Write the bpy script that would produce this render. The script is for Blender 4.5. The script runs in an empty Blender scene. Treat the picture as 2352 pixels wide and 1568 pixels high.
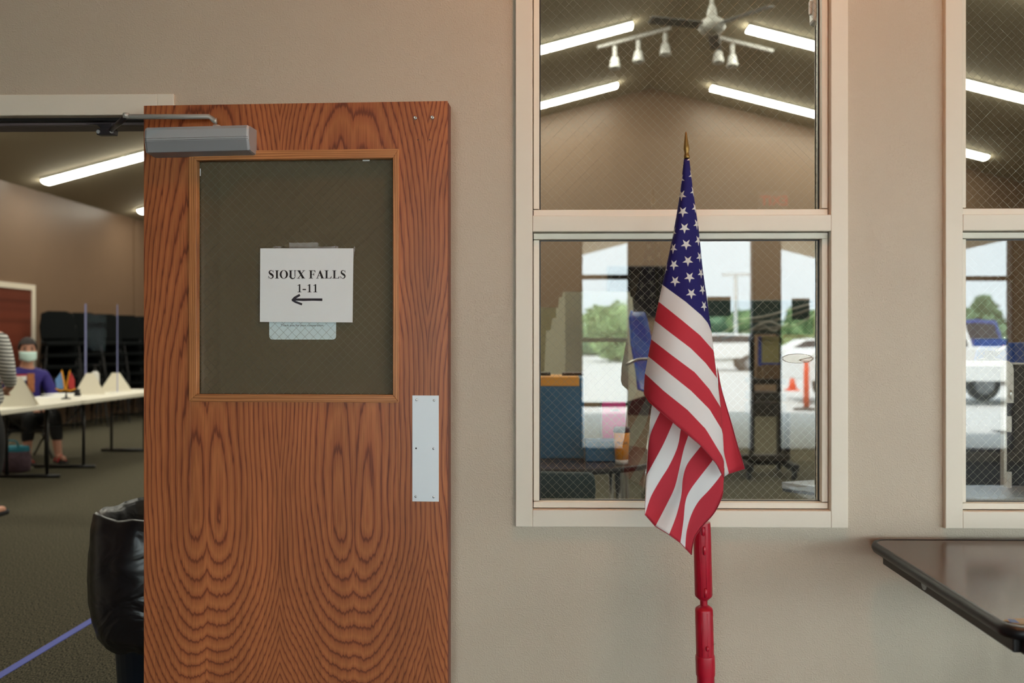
import bpy, bmesh, math, random
from mathutils import Vector, Matrix, noise
R = math.radians
random.seed(7)
SC = bpy.context.scene
COL = SC.collection

# ------------------------------------------------------------------ camera, world, sun, exposure
F_PX, CX, CY = 1829.0, 1241.0, 784.0          # focal length and principal point in photo pixels (28 mm lens)
CAM = Vector((0.0, -2.45, 1.327)); YAW = R(1.0)
cam_d = bpy.data.cameras.new('camera'); cam = bpy.data.objects.new('camera', cam_d); COL.objects.link(cam)
cam_d.sensor_width = 36; cam_d.lens = F_PX / 2352 * 36
cam_d.shift_x = -(CX - 1176) / 2352; cam_d.shift_y = 0
cam_d.clip_start = 0.05; cam_d.clip_end = 400
cam_d.dof.use_dof = True; cam_d.dof.focus_distance = 2.36; cam_d.dof.aperture_fstop = 2.2
cam.location = CAM; cam.rotation_euler = (R(90), 0, YAW)
SC.camera = cam
vs = SC.view_settings
vs.view_transform = 'Standard'; vs.look = 'None'; vs.gamma = 1; vs.use_curve_mapping = False; vs.exposure = 0.15

W = bpy.data.worlds.new('World'); SC.world = W; W.use_nodes = True
W.node_tree.nodes['Background'].inputs[0].default_value = (0.80, 0.92, 1.0, 1)
W.node_tree.nodes['Background'].inputs[1].default_value = 10.6
sun_d = bpy.data.lights.new('sun', 'SUN'); sun_d.energy = 27; sun_d.angle = R(0.6); sun_d.color = (1.0, 0.97, 0.93)
sun = bpy.data.objects.new('sun', sun_d); COL.objects.link(sun)
sun.rotation_euler = Vector((0.35, -0.62, -1.0)).to_track_quat('-Z', 'Y').to_euler()

# ------------------------------------------------------------------ pixels to places
RIGHT = Vector((math.cos(YAW), math.sin(YAW), 0)); FWD = Vector((-math.sin(YAW), math.cos(YAW), 0))
def ray(px, py): return RIGHT * ((px - CX) / F_PX) + FWD + Vector((0, 0, (CY - py) / F_PX))
def at_y(px, py, y):
    d = ray(px, py); return CAM + d * ((y - CAM.y) / d.y)
def at_z(px, py, z):
    d = ray(px, py); return CAM + d * ((z - CAM.z) / d.z)
YG = 0.035                                     # plane of the window glass
def mirror_y(px, py, v):                       # a thing seen reflected in the glass at virtual depth v behind the camera plane
    p = at_y(px, py, CAM.y + v); return Vector((p.x, 2 * YG - p.y, p.z))

# ------------------------------------------------------------------ materials
MATS = {}
def nt(name):
    m = bpy.data.materials.new(name); m.use_nodes = True; MATS[name] = m
    n = m.node_tree.nodes; return m, n, m.node_tree.links, n['Principled BSDF']
def lin(c): return tuple(((x / 255) / 12.92 if x / 255 <= 0.04045 else ((x / 255 + 0.055) / 1.055) ** 2.4) for x in c)
def mat(name, rgb, rough=0.6, metal=0.0, bump=0.0, bscale=200.0, var=0.0, vscale=6.0, spec=0.5, emit=0.0, alpha=1.0):
    if name in MATS: return MATS[name]
    m, n, l, b = nt(name)
    c = (*lin(rgb), 1)
    b.inputs['Base Color'].default_value = c; b.inputs['Roughness'].default_value = rough
    b.inputs['Metallic'].default_value = metal; b.inputs['Specular IOR Level'].default_value = spec
    if emit:
        b.inputs['Emission Color'].default_value = c; b.inputs['Emission Strength'].default_value = emit
    tc = n.new('ShaderNodeTexCoord')
    if var:
        nz = n.new('ShaderNodeTexNoise'); nz.inputs['Scale'].default_value = vscale; nz.inputs['Detail'].default_value = 4
        l.new(tc.outputs['Object'], nz.inputs['Vector'])
        mx = n.new('ShaderNodeMix'); mx.data_type = 'RGBA'
        l.new(nz.outputs['Fac'], mx.inputs['Factor'])
        mx.inputs['A'].default_value = tuple(min(1, x * (1 - var)) for x in c[:3]) + (1,)
        mx.inputs['B'].default_value = tuple(min(1, x * (1 + var)) for x in c[:3]) + (1,)
        l.new(mx.outputs['Result'], b.inputs['Base Color'])
    if bump:
        nb = n.new('ShaderNodeTexNoise'); nb.inputs['Scale'].default_value = bscale; nb.inputs['Detail'].default_value = 3
        l.new(tc.outputs['Object'], nb.inputs['Vector'])
        bp = n.new('ShaderNodeBump'); bp.inputs['Strength'].default_value = bump; bp.inputs['Distance'].default_value = 0.002
        l.new(nb.outputs['Fac'], bp.inputs['Height']); l.new(bp.outputs['Normal'], b.inputs['Normal'])
    return m
def M_(l, n, op, a, b=None, c=None, clamp=False):       # one math node
    x = n.new('ShaderNodeMath'); x.operation = op; x.use_clamp = clamp
    for i, v in enumerate((a, b, c)):
        if v is None: continue
        if isinstance(v, (int, float)): x.inputs[i].default_value = v
        else: l.new(v, x.inputs[i])
    return x.outputs[0]

def wall_paint(name, rgb, strength=0.40, scale=210.0):  # orange-peel textured paint
    m, n, l, b = nt(name)
    tc = n.new('ShaderNodeTexCoord')
    nz = n.new('ShaderNodeTexNoise'); nz.inputs['Scale'].default_value = scale; nz.inputs['Detail'].default_value = 2.5; nz.inputs['Roughness'].default_value = 0.45
    l.new(tc.outputs['Object'], nz.inputs['Vector'])
    rp = n.new('ShaderNodeValToRGB'); rp.color_ramp.elements[0].position = 0.46; rp.color_ramp.elements[1].position = 0.72
    l.new(nz.outputs['Fac'], rp.inputs['Fac'])
    bp = n.new('ShaderNodeBump'); bp.inputs['Strength'].default_value = strength; bp.inputs['Distance'].default_value = 0.0017
    l.new(rp.outputs['Color'], bp.inputs['Height']); l.new(bp.outputs['Normal'], b.inputs['Normal'])
    n2 = n.new('ShaderNodeTexNoise'); n2.inputs['Scale'].default_value = 3.0; n2.inputs['Detail'].default_value = 5
    l.new(tc.outputs['Object'], n2.inputs['Vector'])
    mx = n.new('ShaderNodeMix'); mx.data_type = 'RGBA'; l.new(n2.outputs['Fac'], mx.inputs['Factor'])
    c = lin(rgb); mx.inputs['A'].default_value = (*[x * 0.95 for x in c], 1); mx.inputs['B'].default_value = (*[x * 1.05 for x in c], 1)
    l.new(mx.outputs['Result'], b.inputs['Base Color'])
    b.inputs['Roughness'].default_value = 0.42; b.inputs['Specular IOR Level'].default_value = 0.45
    return m
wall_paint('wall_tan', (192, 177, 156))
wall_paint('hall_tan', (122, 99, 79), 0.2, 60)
mat('ceiling_paint', (160, 149, 126), 0.9)
mat('lobby_ceiling', (112, 76, 52), 0.9); mat('panel_brown', (96, 60, 42), 0.6)
mat('frame_paint', (226, 216, 198), 0.38, bump=0.12, bscale=60, var=0.03, vscale=3)
mat('jamb_dark', (120, 92, 70), 0.6)
mat('closer_grey', (172, 174, 174), 0.42, metal=0.2)
mat('closer_dark', (140, 141, 143), 0.42, metal=0.2)
mat('arm_grey', (178, 176, 168), 0.4, metal=0.3)
mat('shoe_dark', (72, 68, 72), 0.4, metal=0.6)
mat('steel', (205, 208, 208), 0.25, metal=0.9)
mat('aluminium', (222, 227, 230), 0.5, metal=0.35)
mat('black', (16, 16, 18), 0.5)
mat('black_satin', (26, 27, 30), 0.35)
mat('paper', (243, 243, 240), 0.7)
mat('ink', (12, 12, 16), 0.6)
mat('marker', (30, 22, 40), 0.45)
mat('white_plastic', (226, 226, 224), 0.35)
mat('white_table', (232, 228, 212), 0.45)
mat('card', (228, 222, 204), 0.7)
mat('skin', (196, 142, 118), 0.5, var=0.06, vscale=20)
mat('chrome', (215, 215, 215), 0.15, metal=1.0)

def wood(name, dark, mid, light, straight=False, horiz=False):
    """oak veneer: nested cathedral figure, book-matched, with fine pores"""
    m, n, l, b = nt(name)
    tc = n.new('ShaderNodeTexCoord'); sp = n.new('ShaderNodeSeparateXYZ'); l.new(tc.outputs['Object'], sp.inputs[0])
    X, Z = (sp.outputs['Z'], sp.outputs['X']) if horiz else (sp.outputs['X'], sp.outputs['Z'])
    cv = n.new('ShaderNodeCombineXYZ'); l.new(X, cv.inputs[0]); l.new(Z, cv.inputs[2])
    def noise_of(sx, sz, detail=2.0, rough=0.5):
        mp = n.new('ShaderNodeMapping'); mp.inputs['Scale'].default_value = (sx, 1, sz); l.new(cv.outputs[0], mp.inputs['Vector'])
        q = n.new('ShaderNodeTexNoise'); q.inputs['Scale'].default_value = 1.0; q.inputs['Detail'].default_value = detail; q.inputs['Roughness'].default_value = rough
        l.new(mp.outputs[0], q.inputs['Vector']); return q.outputs['Fac']
    if straight:
        f = M_(l, n, 'MULTIPLY', X, 150.0)
        f = M_(l, n, 'ADD', f, M_(l, n, 'MULTIPLY', noise_of(20, 1.5), 3.0))
    else:
        xp = M_(l, n, 'PINGPONG', M_(l, n, 'SUBTRACT', X, 0.194), 0.2225)
        wob = M_(l, n, 'MULTIPLY', M_(l, n, 'SUBTRACT', noise_of(3.0, 1.2, 2.0), 0.5), 0.11)
        xd = M_(l, n, 'ADD', M_(l, n, 'SUBTRACT', xp, 0.042), wob)
        dz = M_(l, n, 'SUBTRACT', Z, 0.80)
        up = M_(l, n, 'DIVIDE', M_(l, n, 'MAXIMUM', dz, 0.0), 9.0)
        dn = M_(l, n, 'DIVIDE', M_(l, n, 'MINIMUM', dz, 0.0), 3.0)
        zz = M_(l, n, 'ADD', up, dn)
        r2 = M_(l, n, 'ADD', M_(l, n, 'POWER', M_(l, n, 'ABSOLUTE', xd), 2.0), M_(l, n, 'MULTIPLY', zz, zz))
        f = M_(l, n, 'ADD', M_(l, n, 'MULTIPLY', M_(l, n, 'SQRT', r2), 38.0), M_(l, n, 'MULTIPLY', r2, 150.0))
        f = M_(l, n, 'ADD', f, M_(l, n, 'MULTIPLY', noise_of(7, 1.6, 3.0), 1.8))
        f = M_(l, n, 'ADD', f, M_(l, n, 'MULTIPLY', noise_of(140, 7.0, 2.0), 0.55))
    fr = M_(l, n, 'FRACT', f)
    pores = noise_of(420, 7.0, 2.0, 0.6)
    broad = noise_of(9, 0.8, 2.0)
    rp = n.new('ShaderNodeValToRGB'); e = rp.color_ramp.elements
    e[0].position = 0.0; e[0].color = (*lin(mid), 1); e[1].position = 1.0; e[1].color = (*lin(mid), 1)
    for pos, c in ((0.07, dark), (0.13, dark), (0.27, mid), (0.72, light)):
        q = e.new(pos); q.color = (*lin(c), 1)
    l.new(fr, rp.inputs['Fac'])
    mx = n.new('ShaderNodeMix'); mx.data_type = 'RGBA'; mx.blend_type = 'MULTIPLY'; mx.inputs['Factor'].default_value = 1.0
    l.new(rp.outputs['Color'], mx.inputs['A'])
    pr = n.new('ShaderNodeMapRange'); pr.inputs['From Min'].default_value = 0.36; pr.inputs['From Max'].default_value = 0.56
    pr.inputs['To Min'].default_value = 0.72; pr.inputs['To Max'].default_value = 1.0; l.new(pores, pr.inputs['Value'])
    br = n.new('ShaderNodeMapRange'); br.inputs['From Min'].default_value = 0.3; br.inputs['From Max'].default_value = 0.7
    br.inputs['To Min'].default_value = 0.84; br.inputs['To Max'].default_value = 1.12; l.new(broad, br.inputs['Value'])
    tot = M_(l, n, 'MULTIPLY', pr.outputs[0], br.outputs[0])
    cc = n.new('ShaderNodeCombineColor')
    for i in range(3): l.new(tot, cc.inputs[i])
    l.new(cc.outputs[0], mx.inputs['B']); l.new(mx.outputs['Result'], b.inputs['Base Color'])
    bp = n.new('ShaderNodeBump'); bp.inputs['Strength'].default_value = 0.12; bp.inputs['Distance'].default_value = 0.0006
    l.new(pores, bp.inputs['Height']); l.new(bp.outputs['Normal'], b.inputs['Normal'])
    b.inputs['Roughness'].default_value = 0.4; b.inputs['Specular IOR Level'].default_value = 0.4
    return m
wood('oak', (122, 62, 38), (168, 96, 57), (184, 112, 66))
wood('oak_stop', (150, 92, 50), (190, 124, 74), (204, 140, 86), straight=True)
wood('oak_stop_h', (150, 92, 50), (190, 124, 74), (204, 140, 86), straight=True, horiz=True)
wood('laminate', (84, 64, 52), (92, 70, 57), (100, 78, 64), straight=True, horiz=True)
wood('door_far', (92, 42, 30), (110, 52, 38), (120, 60, 42), straight=True)
MATS['laminate'].node_tree.nodes['Principled BSDF'].inputs['Roughness'].default_value = 0.2

def glass(name, ior=1.82, tint=(0.93, 0.95, 0.92)):      # clear pane: both faces' reflection in one sheet, straight-through transmission
    m, n, l, b = nt(name); n.remove(b)
    tr = n.new('ShaderNodeBsdfTransparent'); tr.inputs[0].default_value = (*tint, 1)
    gl = n.new('ShaderNodeBsdfGlossy'); gl.inputs['Roughness'].default_value = 0.0; gl.inputs['Color'].default_value = (1, 1, 1, 1)
    lw = n.new('ShaderNodeLayerWeight'); lw.inputs['Blend'].default_value = 0.5; f0 = ((ior - 1) / (ior + 1)) ** 2
    fr = M_(l, n, 'MULTIPLY_ADD', M_(l, n, 'POWER', lw.outputs['Facing'], 5.0), 1 - f0, f0)
    mx = n.new('ShaderNodeMixShader'); l.new(fr, mx.inputs[0]); l.new(tr.outputs[0], mx.inputs[1]); l.new(gl.outputs[0], mx.inputs[2])
    l.new(mx.outputs[0], n['Material Output'].inputs['Surface'])
    return m
glass('pane_glass'); glass('shield_glass', 1.1, (0.97, 0.96, 0.94)); glass('film', 1.3, (0.985, 0.985, 0.985))
glass('door_glass', 1.6, (0.94, 0.95, 0.92))
def tape_mat():
    m, n, l, b = nt('tape'); b.inputs['Base Color'].default_value = (0.95, 0.95, 0.92, 1); b.inputs['Roughness'].default_value = 0.35
    b.inputs['Alpha'].default_value = 0.13
tape_mat()
def carpet():
    m, n, l, b = nt('carpet')
    tc = n.new('ShaderNodeTexCoord')
    mp = n.new('ShaderNodeMapping'); mp.inputs['Scale'].default_value = (170, 90, 1); mp.inputs['Rotation'].default_value = (0, 0, 0.6); l.new(tc.outputs['Object'], mp.inputs[0])
    a = n.new('ShaderNodeTexNoise'); a.inputs['Scale'].default_value = 1.0; a.inputs['Detail'].default_value = 3; l.new(mp.outputs[0], a.inputs['Vector'])
    rp = n.new('ShaderNodeValToRGB'); e = rp.color_ramp.elements
    e[0].position = 0.36; e[0].color = (*lin((34, 35, 29)), 1); e[1].position = 0.64; e[1].color = (*lin((104, 98, 81)), 1)
    l.new(a.outputs['Fac'], rp.inputs[0]); l.new(rp.outputs[0], b.inputs['Base Color'])
    b.inputs['Roughness'].default_value = 1.0; b.inputs['Specular IOR Level'].default_value = 0.1
    bp = n.new('ShaderNodeBump'); bp.inputs['Strength'].default_value = 0.6; bp.inputs['Distance'].default_value = 0.004
    l.new(a.outputs['Fac'], bp.inputs['Height']); l.new(bp.outputs[0], b.inputs['Normal'])
carpet()

# ------------------------------------------------------------------ mesh helpers
class MB:
    def __init__(s): s.v = []; s.f = []; s.mi = []
    def add(s, vs, fs, mi=0):
        o = len(s.v); s.v += [tuple(x) for x in vs]; s.f += [tuple(i + o for i in f) for f in fs]; s.mi += [mi] * len(fs); return s
    def box(s, x0, x1, y0, y1, z0, z1, mi=0):
        return s.add([(x0, y0, z0), (x1, y0, z0), (x1, y1, z0), (x0, y1, z0), (x0, y0, z1), (x1, y0, z1), (x1, y1, z1), (x0, y1, z1)],
                     [(0, 3, 2, 1), (4, 5, 6, 7), (0, 1, 5, 4), (1, 2, 6, 5), (2, 3, 7, 6), (3, 0, 4, 7)], mi)
    def quad(s, a, b, c, d, mi=0): return s.add([a, b, c, d], [(0, 1, 2, 3)], mi)
    def prism(s, pts, y0, y1, mi=0):                    # polygon in x,z given thickness in y
        k = len(pts); vs = [(x, y0, z) for x, z in pts] + [(x, y1, z) for x, z in pts]
        fs = [tuple(range(k))[::-1], tuple(range(k, 2 * k))] + [(i, (i + 1) % k, k + (i + 1) % k, k + i) for i in range(k)]
        return s.add(vs, fs, mi)
    def prism_z(s, pts, z0, z1, mi=0):                  # polygon in x,y given height
        k = len(pts); vs = [(x, y, z0) for x, y in pts] + [(x, y, z1) for x, y in pts]
        fs = [tuple(range(k))[::-1], tuple(range(k, 2 * k))] + [(i, (i + 1) % k, k + (i + 1) % k, k + i) for i in range(k)]
        return s.add(vs, fs, mi)
    def tube(s, path, r, n=8, cap=True, mi=0):
        path = [Vector(p) for p in path]; rings = []; up = None
        for i, p in enumerate(path):
            t = (path[min(i + 1, len(path) - 1)] - path[max(i - 1, 0)]).normalized()
            if up is None: up = t.orthogonal().normalized()
            up = (up - t * up.dot(t)); up = up.normalized() if up.length > 1e-6 else t.orthogonal().normalized()
            w = t.cross(up); rr = r[i] if isinstance(r, (list, tuple)) else r
            rings.append([p + (up * math.cos(a) + w * math.sin(a)) * rr for a in (2 * math.pi * k / n for k in range(n))])
        vs = [q for g in rings for q in g]; fs = []
        for i in range(len(path) - 1):
            for k in range(n): fs.append((i * n + k, i * n + (k + 1) % n, (i + 1) * n + (k + 1) % n, (i + 1) * n + k))
        if cap: fs += [tuple(range(n))[::-1], tuple(range((len(path) - 1) * n, len(path) * n))]
        return s.add(vs, fs, mi)
    def lathe(s, prof, c=(0, 0, 0), n=24, axis=(0, 0, 1), sx=1.0, sy=1.0, mi=0):   # prof: (radius, height)
        q = Vector((0, 0, 1)).rotation_difference(Vector(axis)); c = Vector(c); vs = []; fs = []
        for r, h in prof:
            for k in range(n):
                a = 2 * math.pi * k / n; vs.append(c + q @ Vector((r * math.cos(a) * sx, r * math.sin(a) * sy, h)))
        for i in range(len(prof) - 1):
            for k in range(n): fs.append((i * n + k, i * n + (k + 1) % n, (i + 1) * n + (k + 1) % n, (i + 1) * n + k))
        if prof[0][0] > 1e-5: fs.append(tuple(range(n))[::-1])
        if prof[-1][0] > 1e-5: fs.append(tuple(range((len(prof) - 1) * n, len(prof) * n)))
        return s.add(vs, fs, mi)
    def ball(s, c, rx, ry=None, rz=None, n=12, m=8, mi=0):
        ry = ry or rx; rz = rz or rx
        prof = [(max(1e-4, math.sin(math.pi * i / m)), -math.cos(math.pi * i / m)) for i in range(m + 1)]
        vs = []; fs = []
        for r, h in prof:
            for k in range(n):
                a = 2 * math.pi * k / n; vs.append((c[0] + r * math.cos(a) * rx, c[1] + r * math.sin(a) * ry, c[2] + h * rz))
        for i in range(m):
            for k in range(n): fs.append((i * n + k, i * n + (k + 1) % n, (i + 1) * n + (k + 1) % n, (i + 1) * n + k))
        return s.add(vs, fs, mi)
    def move(s, mtx): s.v = [tuple(mtx @ Vector(p)) for p in s.v]; return s
    def build(s, name, m, parent=None, bevel=0.0, smooth=False, seg=2):
        me = bpy.data.meshes.new(name); me.from_pydata(s.v, [], s.f)
        for x in (m if isinstance(m, (list, tuple)) else [m]): me.materials.append(MATS[x] if isinstance(x, str) else x)
        if isinstance(m, (list, tuple)): me.polygons.foreach_set('material_index', s.mi)
        me.update()
        if smooth: me.polygons.foreach_set('use_smooth', [True] * len(me.polygons))
        o = bpy.data.objects.new(name, me); COL.objects.link(o)
        if parent is not None: o.parent = parent
        if bevel:
            b = o.modifiers.new('bevel', 'BEVEL'); b.width = bevel; b.segments = seg; b.limit_method = 'ANGLE'; b.angle_limit = R(35)
        return o
def tag(o, label=None, cat=None, group=None, kind=None):
    if label: o['label'] = label
    if cat: o['category'] = cat
    if group: o['group'] = group
    if kind: o['kind'] = kind
    return o
def empty(name, loc=(0, 0, 0), rz=0.0):
    o = bpy.data.objects.new(name, None); COL.objects.link(o); o.location = loc; o.rotation_euler = (0, 0, rz); o.empty_display_size = 0.05
    return o
def copy_tree(o, parent=None):
    c = o.copy(); COL.objects.link(c); c.parent = parent
    for ch in list(o.children): copy_tree(ch, c)
    return c
def interp(pts, x):                                     # piecewise linear through (x, y) points
    if x <= pts[0][0]: return pts[0][1]
    for (a, b), (c, d) in zip(pts, pts[1:]):
        if x <= c: return b + (d - b) * (x - a) / (c - a) if c > a else d
    return pts[-1][1]
def resample(pts, t):                                   # point at share t of a polyline's length
    L = [0]
    for a, b in zip(pts, pts[1:]): L.append(L[-1] + math.hypot(b[0] - a[0], b[1] - a[1]))
    s = t * L[-1]
    for i in range(len(pts) - 1):
        if s <= L[i + 1] or i == len(pts) - 2:
            k = (s - L[i]) / max(1e-9, L[i + 1] - L[i]); a, b = pts[i], pts[i + 1]
            return a[0] + (b[0] - a[0]) * k, a[1] + (b[1] - a[1]) * k
def catmull(pts, per=6):
    out = []
    for i in range(len(pts) - 1):
        p0, p1, p2, p3 = (Vector(pts[max(0, i - 1)]), Vector(pts[i]), Vector(pts[i + 1]), Vector(pts[min(len(pts) - 1, i + 2)]))
        for k in range(per):
            t = k / per
            out.append(0.5 * ((2 * p1) + (p2 - p0) * t + (2 * p0 - 5 * p1 + 4 * p2 - p3) * t * t + (3 * p1 - p0 - 3 * p2 + p3) * t ** 3))
    out.append(Vector(pts[-1])); return out
def struct(o, label=None): o['kind'] = 'structure'; o['label'] = label or o.name; return o
def skin_body(name, pts, edges, m, parent=None, sub=2, root=0):
    """one continuous surface grown round a skeleton: pts = [((x,y,z), radius)]"""
    me = bpy.data.meshes.new(name); me.from_pydata([p[0] for p in pts], edges, [])
    o = bpy.data.objects.new(name, me); COL.objects.link(o)
    if parent is not None: o.parent = parent
    md = o.modifiers.new('skin', 'SKIN'); md.use_smooth_shade = True; md.branch_smoothing = 0.6
    if not me.skin_vertices:
        bpy.context.view_layer.objects.active = o
    sv = me.skin_vertices[0].data
    for i, p in enumerate(pts):
        r = p[1]; sv[i].radius = (r, r) if not isinstance(r, tuple) else r
        sv[i].use_root = (i == root)
    s = o.modifiers.new('sub', 'SUBSURF'); s.levels = sub; s.render_levels = sub
    me.materials.append(MATS[m] if isinstance(m, str) else m)
    return o

# ================================================================== THE SETTING
WT = 0.12                                               # wall between lobby and hall
HX0, HX1, HY1 = -7.9, 11.6, 12.8                        # hall: left wall, right wall, far wall
EAVE, RIDGE, RX = 3.63, 6.17, 1.86
LX0, LX1, LY0, LZ = -4.2, 6.2, -6.38, 3.6               # lobby
# openings of the front wall
cw = at_y(399, 215, -0.012); hd = at_y(200, 264, -0.012)
DOOR_XR = at_y(352, 500, 0).x; DOOR_XL = DOOR_XR - 0.93; DOOR_Z = hd.z
W1x0, W1x1 = at_y(1223, 784, -0.019).x, at_y(1909, 784, -0.019).x
W2x0 = at_y(2212, 784, -0.019).x; W2x1 = W2x0 + (W1x1 - W1x0)
WZ0 = at_y(1565, 1172, -0.019).z; WZ1 = WZ0 + 2.02

def wall_with_holes(name, x0, x1, z0, z1, y0, y1, holes, m):
    """holes: (x0, x1, z0, z1); solid blocks round them"""
    b = MB(); xs = sorted({x0, x1, *[h[0] for h in holes], *[h[1] for h in holes]}); zs = sorted({z0, z1, *[h[2] for h in holes], *[h[3] for h in holes]})
    for xa, xb in zip(xs, xs[1:]):
        run = None
        for za, zb in zip(zs, zs[1:]):
            hole = any(h[0] - 1e-6 <= xa and xb <= h[1] + 1e-6 and h[2] - 1e-6 <= za and zb <= h[3] + 1e-6 for h in holes)
            if not hole:
                if run and abs(run[1] - za) < 1e-9: run[1] = zb
                else:
                    if run: b.box(xa, xb, y0, y1, run[0], run[1])
                    run = [za, zb]
        if run: b.box(xa, xb, y0, y1, run[0], run[1])
    return b.build(name, m)
gap = 0.012
front = wall_with_holes('wall_front', HX0, HX1, 0, 3.62, 0, WT,
    [(DOOR_XL, DOOR_XR, 0, DOOR_Z), (W1x0 - gap, W1x1 + gap, WZ0 - gap, WZ1 + gap), (W2x0 - gap, W2x1 + gap, WZ0 - gap, WZ1 + gap)], 'wall_tan')
struct(front, 'textured tan wall with doorway and two windows')
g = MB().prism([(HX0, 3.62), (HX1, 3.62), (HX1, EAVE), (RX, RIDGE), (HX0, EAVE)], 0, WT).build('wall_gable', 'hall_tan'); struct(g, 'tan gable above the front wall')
struct(MB().box(HX0 - .5, HX1 + .5, WT * .5, HY1 + .3, -0.05, 0).build('floor', 'carpet'), 'grey green patterned carpet floor')
struct(MB().box(LX0 - .12, LX1 + .12, LY0 - .15, WT * .5, -0.05, 0).build('floor_lobby', mat('lobby_tile', (84, 82, 80), .9, var=.05, spec=.1)), 'pale tiled lobby floor')
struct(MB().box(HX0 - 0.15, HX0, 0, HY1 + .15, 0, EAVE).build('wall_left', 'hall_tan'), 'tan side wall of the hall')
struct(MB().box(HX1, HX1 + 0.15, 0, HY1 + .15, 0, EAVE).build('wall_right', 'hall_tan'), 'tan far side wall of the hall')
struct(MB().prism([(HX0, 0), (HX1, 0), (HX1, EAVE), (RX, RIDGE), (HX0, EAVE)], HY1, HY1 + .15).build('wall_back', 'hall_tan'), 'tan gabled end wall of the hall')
sl = (RIDGE - EAVE) / (RX - HX0)
cb = MB().prism([(HX0 - .6, EAVE - .6 * sl), (RX, RIDGE), (RX, RIDGE + .2), (HX0 - .6, EAVE - .6 * sl + .2)], -0.02, HY1 + .4)
cb.prism([(RX, RIDGE), (HX1 + .6, EAVE - .6 * sl), (HX1 + .6, EAVE - .6 * sl + .2), (RX, RIDGE + .2)], -0.02, HY1 + .4)
struct(cb.build('ceiling', 'ceiling_paint'), 'olive painted vaulted ceiling of the hall')
def ceil_z(x): return RIDGE - sl * abs(x - RX)
# lobby shell with the glazed entrance behind the camera
GZ0, GZ1 = 0.105, 2.66
GLZ = [(-1.55, -0.30), (0.287, 0.856), (1.30, 2.24), (2.50, 3.55), (3.75, 5.10), (5.30, 6.12)]  # end openings added and one widened out of view, for more daylight
lw = wall_with_holes('wall_entrance', LX0, LX1, 0, LZ, LY0 - 0.15, LY0, [(a, b, GZ0, GZ1) for a, b in GLZ], 'wall_tan'); struct(lw, 'tan entrance wall with tall glazing')
struct(MB().box(LX0 - .12, LX0, LY0 - .15, 0, 0, LZ).build('wall_lobby_left', 'panel_brown'), 'brown panelled side wall of the lobby')
struct(MB().box(LX1, LX1 + .12, LY0 - .15, -5.6, 0, LZ).box(LX1, LX1 + .12, -2.4, 0, 0, LZ).box(LX1, LX1 + .12, -5.6, -2.4, 0, .10).box(LX1, LX1 + .12, -5.6, -2.4, 2.15, LZ).build('wall_lobby_right', 'wall_tan'), 'tan right side wall of the lobby')
struct(MB().box(LX0 - .12, LX1 + .12, LY0 - .4, 0, LZ, LZ + .2).build('ceiling_lobby', 'lobby_ceiling'), 'flat pale lobby ceiling')
mat('bronze', (58, 34, 34), 0.5)
mat('poster_back', (120, 118, 110), 0.9)
def entrance_window(idx, x0, x1, vert=(), bars=(2.05,)):
    r = empty('window_%d' % idx, ((x0 + x1) / 2, LY0 - .07, GZ0)); tag(r, 'tall bronze framed entrance glazing, number %d along the wall' % idx, None, None, 'structure')
    x0 -= r.location.x; x1 -= r.location.x; h = GZ1 - GZ0; t = .03
    f = MB().box(x0, x0 + t, -.05, .05, 0, h).box(x1 - t, x1, -.05, .05, 0, h).box(x0, x1, -.05, .05, 0, t).box(x0, x1, -.05, .05, h - t, h)
    f.build('frame', 'bronze', r)
    for z in bars: MB().box(x0, x1, -.03, .03, z - GZ0 - .025, z - GZ0 + .025).build('glazing_bar', 'bronze', r)
    for x in vert: MB().box(x - r.location.x - .025, x - r.location.x + .025, -.03, .03, 0, h).build('glazing_bar', 'bronze', r)
    MB().quad((x0, 0, 0), (x1, 0, 0), (x1, 0, h), (x0, 0, h)).build('glass', 'pane_glass', r)
    return r
entrance_window(3, 0.287, 0.856, (), (2.05, 1.345, 0.617))
r = entrance_window(4, 1.30, 2.24, (), ())
MB().box(2.175 - r.location.x, 2.205 - r.location.x, 0.05, 0.09, .9, 1.24).build('pull_handle', 'black', r)
entrance_window(5, 2.50, 3.55, (), ())
entrance_window(9, -1.55, -0.30, (-.92,), (2.05,))  # added out of view, for frontal daylight on the door
entrance_window(8, 5.30, 6.12, (), (2.03,))  # added out of view, for more daylight in the lobby
entrance_window(6, 3.75, 5.10, (4.45,), (2.03,))
r = empty('window_7', (LX1 + .06, -4.0, 0.10)); tag(r, 'added wide bronze framed window lighting the lobby from its unseen side', None, None, 'structure')  # made-up opening, unseen, letting daylight in from the right
for y in (-1.6, -.53, .53, 1.6): MB().box(-.04, .04, y - .03, y + .03, 0, 2.05).build('glazing_bar', 'bronze', r)
MB().box(-.05, .05, -1.6, 1.6, 0, .04).box(-.05, .05, -1.6, 1.6, 2.01, 2.05).build('frame', 'bronze', r)
MB().quad((0, -1.6, 0), (0, 1.6, 0), (0, 1.6, 2.05), (0, -1.6, 2.05)).build('glass', 'pane_glass', r)
for x0, x1, z0, z1, lb in ((1.71, 1.98, 1.61, 1.83, 'printed notice taped to the entrance door glass'), (2.66, 2.86, 1.57, 1.81, 'printed notice taped beside the entrance door pier')):
    o = MB().box(x0, x1, LY0 - .068, LY0 - .066, z0, z1).build('paper_notice', 'poster_back'); tag(o, lb, 'notice')

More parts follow.
